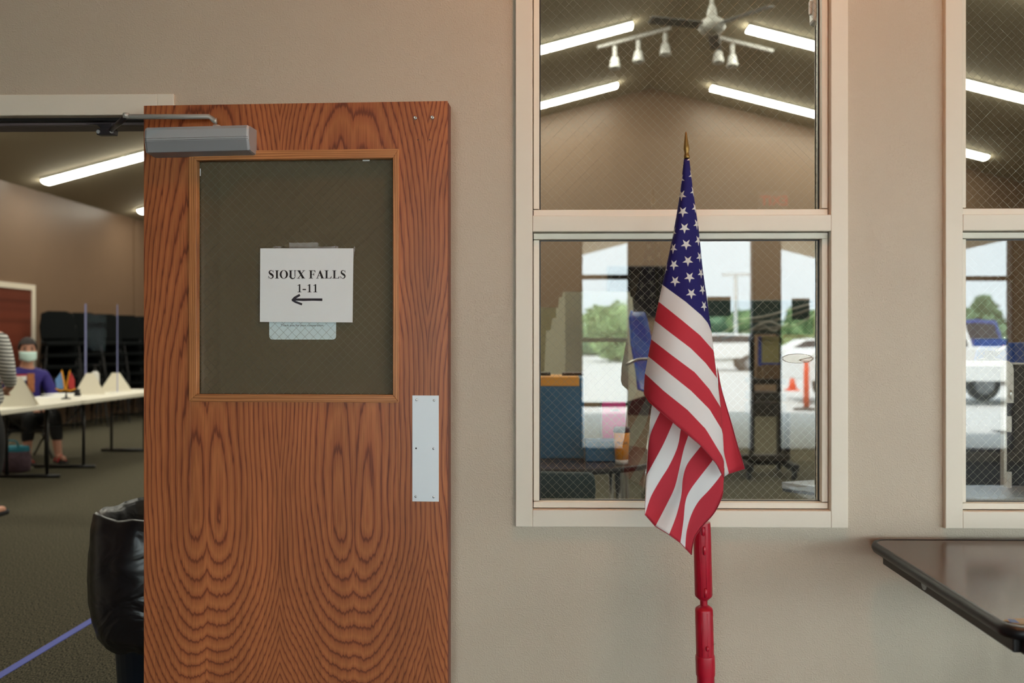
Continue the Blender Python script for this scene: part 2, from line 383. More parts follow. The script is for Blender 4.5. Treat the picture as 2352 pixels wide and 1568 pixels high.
# ---- doorway casing of the front wall (hollow steel frame)
tr = MB()
cx1 = cw.x; cz1 = cw.z; fp = -0.012
for a in ((cx1 - 0.052, cx1), (DOOR_XL - 0.05, DOOR_XL)):
    tr.box(a[0], a[1], fp, 0.0, 0, cz1)
tr.box(DOOR_XL, cx1 - 0.052, fp, 0.0, DOOR_Z, cz1)
tr.box(DOOR_XR - 0.004, DOOR_XR + 0.0, 0.0, WT, 0, DOOR_Z).box(DOOR_XL - 0.002, DOOR_XL + 0.004, 0.0, WT, 0, DOOR_Z)
struct(tr.build('trim_1', 'frame_paint', bevel=0.003), 'cream steel door casing round the doorway')
st = MB().box(DOOR_XL, DOOR_XR, 0.045, 0.0605, DOOR_Z - 0.016, DOOR_Z + 0.002).box(DOOR_XL, DOOR_XR, 0.0605, WT, DOOR_Z - 0.0165, DOOR_Z + 0.002)
struct(st.build('trim_2', mat('head_stop', (96, 84, 84), 0.5)), 'dark stop under the door head')
struct(MB().box(DOOR_XL, DOOR_XR, 0.02, 0.045, DOOR_Z - 0.008, DOOR_Z + 0.002).build('trim_3', 'black'), 'black weatherstrip under the door head')
struct(MB().box(HX0, HX0 + .04, HY1 - .45, HY1 - .3, 0, EAVE - 0.02).build('trim_4', 'hall_tan'), 'pilaster by the hall corner')

# ---- interior windows with wired glass
def wire_mesh(x0, x1, z0, z1, y, pitch=0.0262, r=0.00031, off=0.0):
    b = MB(); w, h = x1 - x0, z1 - z0
    for s in (1, -1):
        c = -h + off
        while c < w:
            ts = max(0, -c), min(h, w - c)
            if ts[1] > ts[0]:
                p, q = [((x0 + c + t) if s == 1 else (x1 - c - t), y + (0 if s == 1 else .0009), z0 + t) for t in ts]
                b.tube([p, q], r, 4, cap=False)
            c += pitch
    return b
def wall_window(idx, x0, x1, label, sensor=False):
    r = empty('window_%d' % idx, ((x0 + x1) / 2, 0, WZ0)); tag(r, label, None, None, 'structure'); ox, oz = r.location.x, WZ0
    a, c = x0 - ox, x1 - ox; H = WZ1 - WZ0
    zr0 = at_y(1565, 531, -0.019).z - oz; zr1 = at_y(1565, 493.5, -0.019).z - oz       # middle rail
    cs = 0.052
    f = MB().box(a - cs, a, -.019, 0.0, -cs, H + cs).box(c, c + cs, -.019, 0.0, -cs, H + cs).box(a, c, -.019, 0.0, -cs, 0).box(a, c, -.019, 0.0, H, H + cs).box(a, c, -.019, .06, zr0, zr1)
    f.build('casing', 'frame_paint', r, bevel=0.0025)
    j = MB().box(a - .004, a, -.001, WT + .012, -.004, H).box(c, c + .004, -.001, WT + .012, -.004, H).box(a, c, -.001, WT + .012, -.004, 0).box(a, c, -.001, WT + .012, H, H + .004)
    j.build('jamb', 'frame_paint', r)
    MB().box(a - cs, a, WT, WT + .015, -cs, H + cs).box(c, c + cs, WT, WT + .015, -cs, H + cs).box(a, c, WT, WT + .015, -cs, 0).build('inner_casing', 'frame_paint', r)
    sw = 0.0205
    for k, (z0, z1) in enumerate(((0, zr0), (zr1, H))):
        bead = MB()
        g1 = 0.0025
        bead.box(a + g1, a + sw, .003, .029, z0 + sw + g1, z1 - sw - (g1 if k == 0 else 0)).box(c - sw, c - g1, .003, .029, z0 + sw + g1, z1 - sw)
        bead.box(a + g1, c - g1, .003, .029, z0 + (g1 if k == 0 else 0), z0 + sw).box(a + g1, c - g1, .003, .029, z1 - sw, z1 - g1)
        bead.build('glazing_bead', 'frame_paint', r, bevel=0.0015)
        MB().box(a, a + sw * .9, .041, .060, z0, z1).box(c - sw * .9, c, .041, .060, z0, z1).box(a, c, .041, .060, z0, z0 + sw * .9).box(a, c, .041, .060, z1 - sw * .9, z1).build('rear_bead', 'frame_paint', r)
        gk = MB().box(a + sw * .6, a + sw + .0035, .029, .034, z0, z1).box(c - sw - .0035, c - sw * .6, .029, .034, z0, z1).box(a, c, .029, .034, z0, z0 + sw + .0025).box(a, c, .029, .034, z1 - sw - .003, z1)
        gk.build('gasket', 'black_satin', r)
        MB().quad((a, YG, z0), (c, YG, z0), (c, YG, z1), (a, YG, z1)).build('glass', 'pane_glass', r)
        o = wire_mesh(a, c, z0, z1, YG + .003, off=0.007 + 0.004 * k + 0.003 * idx).build('wire_mesh', 'wire', r); o['kind'] = 'stuff'
    if sensor:
        p = at_y(1873, 25, .088); zz = p.z - oz
        s = MB().box(c - .026, c - .0045, .066, .112, zz - .042, zz + .09).build('latch', 'white_plastic', r, bevel=0.008)
        MB().box(c - .034, c - .026, .078, .092, zz - .015, zz + .03).build('thumb_turn', 'white_plastic', s, bevel=0.004)
    return r
mat('wire', (148, 145, 134), 0.45, metal=0.6)
wall_window(1, W1x0, W1x1, 'cream framed wired glass window behind the flag', True)
wall_window(2, W2x0, W2x1, 'cream framed wired glass window above the brown table')

# ================================================================== THE OAK DOOR
hinge = at_y(330, 784, -0.078)
DA = R(-1.95)
door = empty('door_1', (hinge.x, -0.078, 0.0), DA); tag(door, 'oak veneer door with wired glass lite, swung open against the wall', None, None, 'structure')
DM = Matrix.Translation(door.location) @ Matrix.Rotation(DA, 4, 'Z'); DI = DM.inverted()
def on_door(px, py, yl=0.0):                            # pixel -> door coordinates on the plane local y = yl
    o = DI @ CAM; d = DI.to_3x3() @ ray(px, py); return o + d * ((yl - o.y) / d.y)
dw = on_door(1028, 700).x; dh = on_door(680, 237).z
lx0, lx1 = on_door(438, 600).x, on_door(914, 600).x; lz0, lz1 = on_door(680, 920).z, on_door(680, 348).z
DT = 0.044
MB().box(0, lx0, 0, DT, 0.008, dh).box(lx1, dw, 0, DT, 0.008, dh).box(lx0, lx1, 0, DT, 0.008, lz0).box(lx0, lx1, 0, DT, lz1, dh).build('leaf', 'oak', door, bevel=0.0012)
MB().box(dw, dw + 0.0025, 0.003, DT - .001, 0.008, dh - .006).build('edge_band', mat('edge_wood', (122, 66, 48), 0.5), door)
ix0, ix1 = on_door(457, 640, .010).x, on_door(905, 640, .010).x; iz0, iz1 = on_door(680, 905, .010).z, on_door(680, 368, .010).z
def stop(pts, m, nm='glazing_stop'):
    b = MB(); b.v = pts; b.f = [(0, 1, 2, 3), (3, 2, 6, 7), (1, 5, 6, 2), (0, 3, 7, 4), (0, 4, 5, 1), (4, 7, 6, 5)]; b.mi = [0] * 6
    return b.build(nm, m, door, bevel=0.002)
def stop_pts(ax, az, bx, bz, cx_, cz, dx, dz, ya, yb):   # mitred bar between four face corners
    return [(ax, ya, az), (bx, ya, bz), (cx_, ya, cz), (dx, ya, dz), (ax, yb, az), (bx, yb, bz), (cx_, yb, cz), (dx, yb, dz)]
e = 0.004
for y0, y1 in ((-.0055, .016), (DT - .016, DT + .004)):
    stop(stop_pts(lx0 - e, lz0 - e, lx1 + e, lz0 - e, ix1, iz0, ix0, iz0, y0, y1), 'oak_stop_h')
    stop(stop_pts(lx0 - e, lz1 + e, lx1 + e, lz1 + e, ix1, iz1, ix0, iz1, y0, y1), 'oak_stop_h')
    stop(stop_pts(lx0 - e, lz0 - e, lx0 - e, lz1 + e, ix0, iz1, ix0, iz0, y0, y1), 'oak_stop')
    stop(stop_pts(lx1 + e, lz0 - e, lx1 + e, lz1 + e, ix1, iz1, ix1, iz0, y0, y1), 'oak_stop')
GY = 0.020
MB().quad((lx0, GY, lz0), (lx1, GY, lz0), (lx1, GY, lz1), (lx0, GY, lz1)).build('glass', 'door_glass', door)
fl_ = MB().box(lx0, lx1, GY + .0062, GY + .0068, lz0, lz1).build('shade_sheet', mat('shade_olive', (104, 92, 70), .7, bump=.25, bscale=45, var=.08, vscale=4), door); fl_['label'] = 'added olive brown sheet for the shade behind the door glass'  # opaque sheet whose dark colour paints the shaded wall behind the pane
o = wire_mesh(lx0, lx1, lz0, lz1, GY + .002, r=0.00030).build('wire_mesh', 'wire', door); o['kind'] = 'stuff'
for a, b2, c, d in ((833, 849, 366, 370), (457, 461, 387, 404)):                     # torn bits of paper left at the bead
    p, q = on_door(a, d, GY - .001), on_door(b2, c, GY - .001)
    MB().box(p.x, q.x, GY - .0015, GY - .0008, p.z, q.z).build('paper_scrap', 'paper', door)
# push plate with six screws
p0, p1 = on_door(947, 1151), on_door(1008, 908)
plate = MB().box(p0.x, p1.x, -.0016, 0.0005, p0.z, p1.z).build('push_plate', 'aluminium', door, bevel=0.0006); plate['label'] = 'satin aluminium push plate'
for i, (sx, sy) in enumerate(((957, 918), (997, 919), (956, 1029), (996, 1030), (955, 1140), (996, 1141))):
    q = on_door(sx, sy)
    if i == 2: MB().lathe([(0.0026, 0), (0.0026, .0006)], (q.x, -.0017, q.z), 12, (0, -1, 0)).build('screw_hole', 'black', plate)
    else:
        sc = MB().lathe([(0.0034, 0), (0.0032, .0011), (.0018, .0019), (0.0006, .0020)], (q.x, -.0016, q.z), 14, (0, -1, 0)).build('screw', 'steel', plate, smooth=True)
for sx, sy in ((954, 271), (993, 270)):
    q = on_door(sx, sy)
    MB().lathe([(0.0062, 0), (0.0060, .0030), (.0042, .0046), (.0030, .0046), (.0022, .0030), (0.0005, .0030)], (q.x, 0, q.z), 18, (0, -1, 0)).build('barrel_nut', 'steel', door, smooth=True)
for sx, sy in ((960, 321), (987, 321)):
    q = on_door(sx, sy); MB().lathe([(0.0018, 0), (0.0018, .0003)], (q.x, 0, q.z), 10, (0, -1, 0)).build('screw_hole', 'black', door)
# three hinges at the hinge edge
for z in (.25, 1.0, 1.78):
    MB().lathe([(.007, 0), (.007, .1)], (-0.004, DT + .002, z), 10).build('hinge', 'steel', door)
# door closer: body, cover lines, arm with elbow, shoe under the frame head
cl0, cl1 = on_door(331, 350, -.058), on_door(571, 286, -.058)
bx0, bx1, bz0, bz1 = cl0.x, cl1.x, cl0.z, cl1.z
slope = (on_door(571, 286, -.058).z - on_door(331, 292, -.058).z)
cz = lambda x, k: k + slope * (x - bx0) / (bx1 - bx0) - slope
prof = [(0, 0), (-.050, 0.004), (-.0585, .032), (-.058, .062), (-.054, .0705), (0, .0705)]   # (y, dz) section of the cover
body = MB(); hgt = bz1 - bz0
sec = [(y, z / .0705 * hgt) for y, z in prof]
vs_, k = [], len(sec)
for x, ins in ((bx0, .005), (bx0 + .006, 0), (bx1 - .006, 0), (bx1, .005)):
    for y, z in sec: vs_.append((x, y * (1 - ins / .06), cz(x, bz0) + ins * .6 + z * (1 - ins * 1.2 / hgt)))
fs_ = [(i * k + j, i * k + (j + 1) % k, (i + 1) * k + (j + 1) % k, (i + 1) * k + j) for i in range(3) for j in range(k)] + [tuple(range(k)), tuple(range(3 * k, 4 * k))[::-1]]
mi_ = [1 if j in (0, 1) else 0 for i in range(3) for j in range(k)] + [0, 0]
body.add(vs_, fs_); body.mi = mi_
clo = body.build('door_closer', ['closer_grey', 'closer_dark'], door, bevel=0.0015); clo['label'] = 'grey metal door closer cover'
for dz_ in (.034, .0395):
    MB().tube([(bx0 + .002, -.0588, cz(bx0, bz0) + hgt * dz_ / .0705), (bx1 - .001, -.0588, cz(bx1, bz0) + hgt * dz_ / .0705)], .0006, 4).build('cover_seam', 'shoe_dark' if dz_ < .036 else 'steel', clo)
kn = on_door(498, 281, -.030); el = on_door(290, 268, -.110)
MB().lathe([(.0125, 0), (.0125, .004), (.011, .005), (.011, .013), (.0105, .014)], (kn.x, kn.y, cz(kn.x, bz1) - .006), 18).build('pinion_cap', 'arm_grey', clo, smooth=True)
za = on_door(470, 267, -.04).z
MB().tube([(kn.x, kn.y, kn.z + .004), (kn.x - .006, kn.y - .001, kn.z + .004), (on_door(480, 268, -.036).x, -.036, za), (el.x, el.y, el.z)], [.010, .0085, .0078, .0074], 8).build('main_arm', 'arm_grey', clo, smooth=True)
MB().lathe([(.0095, 0), (.0095, .012), (.008, .014)], (el.x, el.y, el.z - .004), 16).build('elbow_joint', 'arm_grey', clo, smooth=True)
sh = DI @ at_y(246, 306, 0.040); sh.z = (DI @ Vector((0, 0, DOOR_Z))).z - .038
MB().tube([el, (sh.x + .012, sh.y, sh.z + .004)], [.008, .0075], 8).build('forearm', 'shoe_dark', clo, smooth=True)
shoe = MB().prism([(sh.x - .028, sh.z - .012), (sh.x + .028, sh.z - .012), (sh.x + .030, sh.z + .004), (sh.x + .022, sh.z + .008), (sh.x - .024, sh.z + .008), (sh.x - .030, sh.z + .002)], sh.y - .01, sh.y + .012)
shoe.prism([(sh.x - .07, sh.z + .026), (sh.x - .02, sh.z + .026), (sh.x + .02, sh.z + .026), (sh.x + .02, sh.z + .006), (sh.x - .016, sh.z + .006), (sh.x - .03, sh.z + .020)], sh.y - .004, sh.y + .02)
shoe.build('frame_shoe', 'shoe_dark', clo, bevel=0.002)
for dx in (-.022, .022):
    MB().lathe([(.0062, 0), (.0062, .003), (.003, .004), (.001, .002)], (sh.x + dx, sh.y - .010, sh.z - .003), 14, (0, -1, 0)).build('screw', 'closer_grey', clo, smooth=True)

# ---- signs on the door glass (lettering drawn as bold serif outlines)
def stroke(b, path, widths, y, flip=1):                 # ribbon of changing width along a path in x,z
    k = len(path); Lp, Rp = [], []
    for i, (x, z) in enumerate(path):
        ax, az = path[max(0, i - 1)]; cx_, c_ = path[min(k - 1, i + 1)]
        tx, tz = cx_ - ax, c_ - az; q = math.hypot(tx, tz) or 1; w = (widths[i] if isinstance(widths, (list, tuple)) else widths) / 2
        Lp.append((x - tz / q * w, y, z + tx / q * w)); Rp.append((x + tz / q * w, y, z - tx / q * w))
    b.add(Lp + Rp, [(i, i + 1, k + i + 1, k + i) for i in range(k - 1)])
def poly(b, pts, y): b.add([(x, y, z) for x, z in pts], [tuple(range(len(pts)))])
def rect(b, x0, x1, z0, z1, y): poly(b, [(x0, z0), (x1, z0), (x1, z1), (x0, z1)], y)
def glyph(b, ch, x, z, w, h, y):
    X = lambda u: x + u * w
    Z = lambda v: z + v * h
    T = .06
    r = lambda a, c, d, e_: rect(b, X(a), X(c), Z(d), Z(e_), y)
    pl = lambda *p: poly(b, [(X(u), Z(v)) for u, v in p], y)
    if ch == 'I': r(.28, .72, 0, 1); r(0, 1, 0, T); r(0, 1, 1 - T, 1)
    elif ch == 'L': r(.15, .40, 0, 1); r(0, .55, 1 - T, 1); r(0, .93, 0, T); pl((.55, 0), (.94, 0), (1, .30), (.96, .30), (.80, T))
    elif ch == 'F': r(.16, .44, 0, 1); r(0, .62, 0, T); r(0, .95, 1 - T, 1); pl((.62, 1), (.97, 1), (1, .72), (.95, .72), (.82, .95)); r(.44, .72, .48, .53); pl((.66, .50), (.76, .34), (.80, .34), (.80, .68), (.76, .68))
    elif ch == 'A':
        pl((.07, 0), (.155, 0), (.52, .90), (.50, 1), (.46, 1)); pl((.46, 1), (.53, 1), (.93, 0), (.65, 0), (.40, .72)); r(.24, .70, .31, .36); r(0, .30, 0, T); r(.56, 1, 0, T)
    elif ch == 'X':
        pl((.06, 1), (.36, 1), (.95, 0), (.65, 0)); pl((.83, 1), (.92, 1), (.16, 0), (.07, 0)); r(0, .46, 1 - T, 1); r(.66, 1, 1 - T, 1); r(0, .34, 0, T); r(.54, 1, 0, T)
    elif ch == 'U':
        r(.13, .38, .3, 1); r(0, .52, 1 - T, 1); r(.66, 1, 1 - T, 1); r(.78, .88, .3, 1)
        n_ = 12; pth = []; wd = []
        for i in range(n_ + 1):
            a = math.pi + math.pi * i / n_; xo, zo = .5 + .37 * math.cos(a), .32 + .33 * math.sin(a)
            pth.append((X(xo + .10 * (1 - i / n_) ** 1.0 * 1.1 - .02 * i / n_), Z(zo + .0))); wd.append(w * (.24 * (1 - i / n_) ** 2.0 + .075))
        stroke(b, pth, wd, y)
    elif ch == 'O':
        n_ = 40; vs = []
        for i in range(n_):
            a = 2 * math.pi * i / n_
            vs.append((X(.5 + .5 * math.cos(a)), y, Z(.5 + .525 * math.sin(a))))
        for i in range(n_):
            a = 2 * math.pi * i / n_; vs.append((X(.5 + .265 * math.cos(a)), y, Z(.5 + .475 * math.sin(a))))
        b.add(vs, [(i, (i + 1) % n_, n_ + (i + 1) % n_, n_ + i) for i in range(n_)])
    elif ch == 'S':
        c = catmull([(.86, .78), (.74, .93), (.46, .985), (.20, .86), (.24, .66), (.52, .52), (.80, .36), (.80, .14), (.52, .015), (.24, .06), (.06, .26)], 5)
        k = len(c); wd = []
        for i in range(k):
            t = i / (k - 1); wd.append(w * (.08 + .27 * math.exp(-((t - .5) / .22) ** 2)))
        stroke(b, [(X(p[0]), Z(p[1])) for p in c], wd, y)
        pl((.85, 1.02), (.90, 1.02), (.93, .68), (.88, .68)); pl((.02, .32), (.07, .32), (.07, -.02), (.02, -.02))
    elif ch == '1': r(.38, .74, 0, 1); r(.05, 1, 0, T); pl((.0, .86), (.70, 1.02), (.74, 1.0), (.45, .86), (.02, .82))
    elif ch == '-': r(0, 1, 0, 1)
PY = GY - .0012                                          # plane of the sheet, just proud of the glass
S6 = 1749 / 290.0
def c6(cx_, cy_, y=PY): return on_door(560 + cx_ / S6, 540 + cy_ / S6, y)
pc = [c6(228, 182), c6(1520, 182), c6(1507, 1208), c6(223, 1200)]
def local_sheet(pts, y0, y1): return MB().prism([(p.x, p.z) for p in pts], y0, y1)
sign = local_sheet(pc[::-1], PY - .0003, PY + .0001).build('paper_sign', 'paper'); sign.matrix_world = DM
tag(sign, 'white printed sheet with arrow taped to the oak door glass', 'sign')
b = MB(); yl = PY - .00045
for ch, a, c in (('S', 340, 418), ('I', 432, 487), ('O', 497, 613), ('U', 622, 728), ('X', 738, 850), ('F', 903, 992), ('A', 1003, 1115), ('L', 1120, 1218), ('L', 1228, 1325), ('S', 1338, 1413)):
    p, q = c6(a, 600), c6(c, 486); glyph(b, ch, p.x, p.z, q.x - p.x, q.z - p.z, yl)
for ch, a, c, t, d in (('1', 742, 798, 680, 791), ('-', 815, 862, 744, 760), ('1', 880, 936, 680, 791), ('1', 962, 1018, 680, 791)):
    p, q = c6(a, d), c6(c, t); glyph(b, ch, p.x, p.z, q.x - p.x, q.z - p.z, yl)
b.build('lettering', 'ink', sign)
b = MB(); pp = lambda x, y: (c6(x, y).x, c6(x, y).z)
stroke(b, [pp(690, 890), pp(830, 893), pp(960, 891), pp(1088, 893)], [.0064, .0078, .0070, .0078], yl)
stroke(b, [pp(668, 900), pp(705, 868), pp(778, 826)], [.005, .0072, .0068], yl - .00005); stroke(b, [pp(668, 898), pp(720, 925), pp(808, 958)], [.005, .0066, .0062], yl - .0001)
b.build('hand_drawn_arrow', 'marker', sign)
lam = [c6(205, 158), c6(1535, 160), c6(1522, 1232), c6(200, 1222)]
local_sheet(lam[::-1], PY - .0008, PY - .0006).build('laminate', 'film', sign)
for q in ((628, 100, 1030, 178), (1030, 158, 1212, 186), (415, 153, 515, 180), (1521, 155, 1540, 290), (1215, 152, 1312, 182)):
    a, c = c6(q[0], q[3]), c6(q[2], q[1]); MB().box(a.x, c.x, PY - .0011, PY - .0009, a.z, c.z).build('clear_tape', 'tape', sign)
# card behind the glass
CYD = GY + .0035
cc = [on_door(560 + x / S6, 540 + y / S6, CYD) for x, y in ((352, 900), (1278, 900), (1278, 1445), (352, 1438))]
rr = .010; z0, z1, x0, x1 = cc[2].z, cc[0].z, cc[0].x, cc[1].x
pts = [(x1, z1), (x0, z1)] + [(x0 + rr - rr * math.cos(a), z0 + rr - rr * math.sin(a)) for a in (0, .4, .8, 1.2, 1.57)] + [(x1 - rr + rr * math.sin(a), z0 + rr - rr * math.cos(a)) for a in (0, .4, .8, 1.2, 1.57)]
card = MB().prism(pts, CYD, CYD + .0006).build('notice_card', mat('card_blue', (226, 240, 246), 0.5)); card.matrix_world = DM
tag(card, 'pale blue card with rounded corners behind the door glass', 'notice')
def text_mesh(s, size, m, shear=0.0):
    c = bpy.data.curves.new('text', 'FONT'); c.body = s; c.size = size; c.shear = shear; c.resolution_u = 3
    o = bpy.data.objects.new('text', c); COL.objects.link(o)
    me = bpy.data.meshes.new_from_object(o.evaluated_get(bpy.context.evaluated_depsgraph_get())); bpy.data.objects.remove(o)
    me.materials.clear(); me.materials.append(MATS[m]); return me
me = text_mesh('Thank you for your cooperation.', 1.0, 'ink')
xs = [v.co.x for v in me.vertices]; wv = max(xs) - min(xs)
ta, tb = on_door(560 + 512 / S6, 540 + 1262 / S6, CYD), on_door(560 + 1112 / S6, 540 + 1262 / S6, CYD)
k = (tb.x - ta.x) / wv
for v in me.vertices: v.co = Vector((ta.x + (v.co.x - min(xs)) * k, CYD - .0003, ta.z + v.co.y * k))
to = bpy.data.objects.new('lettering', me); COL.objects.link(to); to.parent = card

# ================================================================== THE FLAG AND ITS RED POST
FY = -0.33                                              # flag hangs this far in front of the wall
def fp_(px, py, dy=0.0): return at_y(px, py, FY + dy)
def flag_material():
    m, n, l, b = nt('flag_cloth')
    uv = n.new('ShaderNodeUVMap'); uv.uv_map = 'stripe'; s1 = n.new('ShaderNodeSeparateXYZ'); l.new(uv.outputs[0], s1.inputs[0])
    u2 = n.new('ShaderNodeUVMap'); u2.uv_map = 'star'; s2 = n.new('ShaderNodeSeparateXYZ'); l.new(u2.outputs[0], s2.inputs[0])
    V = s1.outputs['Y']
    odd = M_(l, n, 'MODULO', M_(l, n, 'FLOOR', M_(l, n, 'MAXIMUM', V, 0.0)), 2.0)
    canton = M_(l, n, 'LESS_THAN', V, 0.0)
    i, j = s2.outputs['X'], s2.outputs['Y']
    ri, rj = M_(l, n, 'ROUND', i), M_(l, n, 'ROUND', j)
    di, dj = M_(l, n, 'SUBTRACT', i, ri), M_(l, n, 'SUBTRACT', j, rj)
    # offset from the star's centre, in photo pixels along the cloth
    dx = M_(l, n, 'ADD', M_(l, n, 'MULTIPLY', di, 4.0), M_(l, n, 'MULTIPLY', dj, -34.0))
    dy = M_(l, n, 'ADD', M_(l, n, 'MULTIPLY', di, 37.6), M_(l, n, 'MULTIPLY', dj, 9.0))
    ang = M_(l, n, 'ARCTAN2', dx, dy)
    a = M_(l, n, 'PINGPONG', M_(l, n, 'ADD', ang, 2 * math.pi * 2), math.pi / 5)
    rad = M_(l, n, 'SQRT', M_(l, n, 'ADD', M_(l, n, 'MULTIPLY', dx, dx), M_(l, n, 'MULTIPLY', dy, dy)))
    Ro, Ri = 13.2, 13.2 * 0.382
    # edge from (Ro, angle 0) to (Ri, angle 36 deg): inside when n . p < d
    ex, ey = Ri * math.cos(math.pi / 5) - Ro, Ri * math.sin(math.pi / 5); nx, ny = ey, -ex; dd = nx * Ro
    lhs = M_(l, n, 'ADD', M_(l, n, 'MULTIPLY', M_(l, n, 'MULTIPLY', rad, M_(l, n, 'COSINE', a)), nx), M_(l, n, 'MULTIPLY', M_(l, n, 'MULTIPLY', rad, M_(l, n, 'SINE', a)), ny))
    star = M_(l, n, 'LESS_THAN', lhs, dd)
    star = M_(l, n, 'MULTIPLY', star, M_(l, n, 'LESS_THAN', M_(l, n, 'ADD', ri, rj), 0.5))
    def mixc(f, A, B):
        x = n.new('ShaderNodeMix'); x.data_type = 'RGBA'; l.new(f, x.inputs['Factor'])
        for nm, q in (('A', A), ('B', B)):
            if isinstance(q, tuple): x.inputs[nm].default_value = (*lin(q), 1)
            else: l.new(q, x.inputs[nm])
        return x.outputs['Result']
    stripes = mixc(odd, (236, 231, 229), (203, 56, 70))
    blue = mixc(star, (38, 34, 104), (226, 224, 220))
    colr = mixc(canton, stripes, blue)
    tc = n.new('ShaderNodeTexCoord'); wv = n.new('ShaderNodeTexNoise'); wv.inputs['Scale'].default_value = 900; l.new(tc.outputs['Object'], wv.inputs['Vector'])
    bp = n.new('ShaderNodeBump'); bp.inputs['Strength'].default_value = 0.12; bp.inputs['Distance'].default_value = 0.0005
    l.new(wv.outputs['Fac'], bp.inputs['Height'])
    l.new(colr, b.inputs['Base Color']); b.inputs['Roughness'].default_value = 0.72; b.inputs['Specular IOR Level'].default_value = 0.25
    l.new(bp.outputs['Normal'], b.inputs['Normal'])
    ts = n.new('ShaderNodeBsdfTranslucent'); l.new(colr, ts.inputs['Color'])
    mx = n.new('ShaderNodeMixShader'); mx.inputs[0].default_value = 0.22
    l.new(b.outputs[0], mx.inputs[1]); l.new(ts.outputs[0], mx.inputs[2]); l.new(mx.outputs[0], n['Material Output'].inputs['Surface'])
flag_material()
LE = [(365, 1571), (440, 1563), (500, 1553), (545, 1545), (610, 1531), (660, 1520), (720, 1507), (795, 1493), (860, 1481), (900, 1479)]
RE = [(365, 1583), (440, 1592), (530, 1605), (620, 1614), (690, 1624), (760, 1634), (830, 1642), (900, 1651), (960, 1658), (1030, 1662), (1100, 1663)]
BND = [[(1518, 650), (1523, 655), (1575, 693), (1611, 724), (1626, 742), (1636, 766)],
       [(1507, 690), (1516, 695), (1566, 735), (1608, 770), (1638, 804), (1643, 822)],
       [(1499, 731), (1505, 737), (1545, 768), (1587, 800), (1621, 834), (1646, 867), (1652, 884)],
       [(1490, 772), (1496, 779), (1545, 817), (1596, 855), (1629, 893), (1655, 935), (1658, 948)],
       [(1483, 812), (1490, 819), (1537, 857), (1587, 897), (1629, 939), (1657, 985), (1661, 1000)],
       [(1478, 852), (1483, 859), (1524, 897), (1579, 941), (1621, 985), (1659, 1048), (1663, 1062)],
       [(1476, 890), (1480, 905), (1490, 922), (1516, 945), (1562, 983), (1608, 1021), (1646, 1065), (1663, 1099)]]
PHM = R(82)
def col_x(t, y):
    a, c = interp(LE, y), interp(RE, y); ph = (2 * t - 1) * PHM
    return (a + c) / 2 + (c - a) / 2 * math.sin(ph) / math.sin(PHM), (a + c) / 2, (c - a) / 2, ph
class Cloth:
    def __init__(s): s.v = []; s.f = []; s.uv = []; s.st = []
    def grid(s, rows):                                   # rows of (point, uv, star)
        o = len(s.v); nc = len(rows[0])
        for r_ in rows:
            for p, uv, st in r_: s.v.append(tuple(p)); s.uv.append(uv); s.st.append(st)
        for i in range(len(rows) - 1):
            for k in range(nc - 1): s.f.append((o + i * nc + k, o + i * nc + k + 1, o + (i + 1) * nc + k + 1, o + (i + 1) * nc + k))
cl = Cloth(); NC = 44
hemA = []
def depthA(ph, hw, t, y):
    r_ = hw / 863.0
    d = -r_ * 0.75 * (math.cos(ph) - math.cos(PHM))
    return d + 0.0035 * math.sin(9 * t + y / 60.0) * min(1, (y - 365) / 200)
cols = []
for c in range(NC + 1):
    t = c / NC; ys = []
    for bn in BND:
        y = 700.0
        for _ in range(12): y = interp(bn, col_x(t, y)[0])
        ys.append(y)
    col_ = [(365 + (ys[0] - 365) * k / 26.0, -1 + k / 26.0 - 1e-4) for k in range(26)]
    for s_ in range(6):
        for q in range(6): col_.append((ys[s_] + (ys[s_ + 1] - ys[s_]) * q / 6.0, s_ + q / 6.0))
    col_.append((ys[6], 5.9999)); cols.append((t, col_))
rows = []
for k in range(len(cols[0][1])):
    rw = []
    for t, col_ in cols:
        y, v = col_[k]; x, xc, hw, ph = col_x(t, y); d = depthA(ph, hw, t, y)
        ux = xc + hw * ph - 1588.1; uy = y - 673.9           # unrolled position -> star lattice
        det = 4.0 * 9.0 + 34.0 * 37.6; si = (ux * 9.0 + 34.0 * uy) / det; sj = (4.0 * uy - 37.6 * ux) / det
        p = fp_(x, y, d); rw.append((p, (t, v), (si, sj)))
        if k == len(cols[0][1]) - 1: hemA.append(p + Vector((0, -.0012, 0)))
    rows.append(rw)
cl.grid(rows)
c5 = lambda x, y: (1440 + x / 2.376, 640 + y / 2.376)
BC = [[(150, 640), (135, 700), (118, 880), (110, 980), (105, 1075), (100, 1180), (97, 1285)],
      [(205, 680), (178, 735), (135, 830), (120, 900), (107, 1075), (101, 1180), (97.5, 1285)],
      [(272, 735), (247, 795), (200, 900), (160, 975), (125, 1040), (106, 1085), (102, 1180), (98, 1285)],
      [(302, 770), (293, 825), (275, 920), (230, 1020), (180, 1100), (130, 1190), (98.5, 1286)],
      [(355, 800), (335, 855), (310, 930), (285, 1040), (260, 1140), (210, 1245), (155, 1350)],
      [(430, 870), (398, 920), (330, 1010), (305, 1090), (297, 1180), (270, 1290), (230, 1395)],
      [(500, 940), (460, 1000), (390, 1090), (340, 1160), (318, 1220), (308, 1320), (291, 1440)],
      [(532, 1030), (510, 1075), (450, 1150), (390, 1215), (350, 1290), (325, 1380), (318, 1470)],
      [(530, 1060), (527, 1100), (520, 1180), (480, 1270), (420, 1340), (375, 1400), (357, 1460), (352, 1505)]]
BC = [[(p.x, p.y) for p in catmull([(x, y) for x, y in c_], 5)] for c_ in [[Vector((x, y)) for x, y in c] for c in BC]]
rows = []; NR = 40; hemB = []; flyB = []
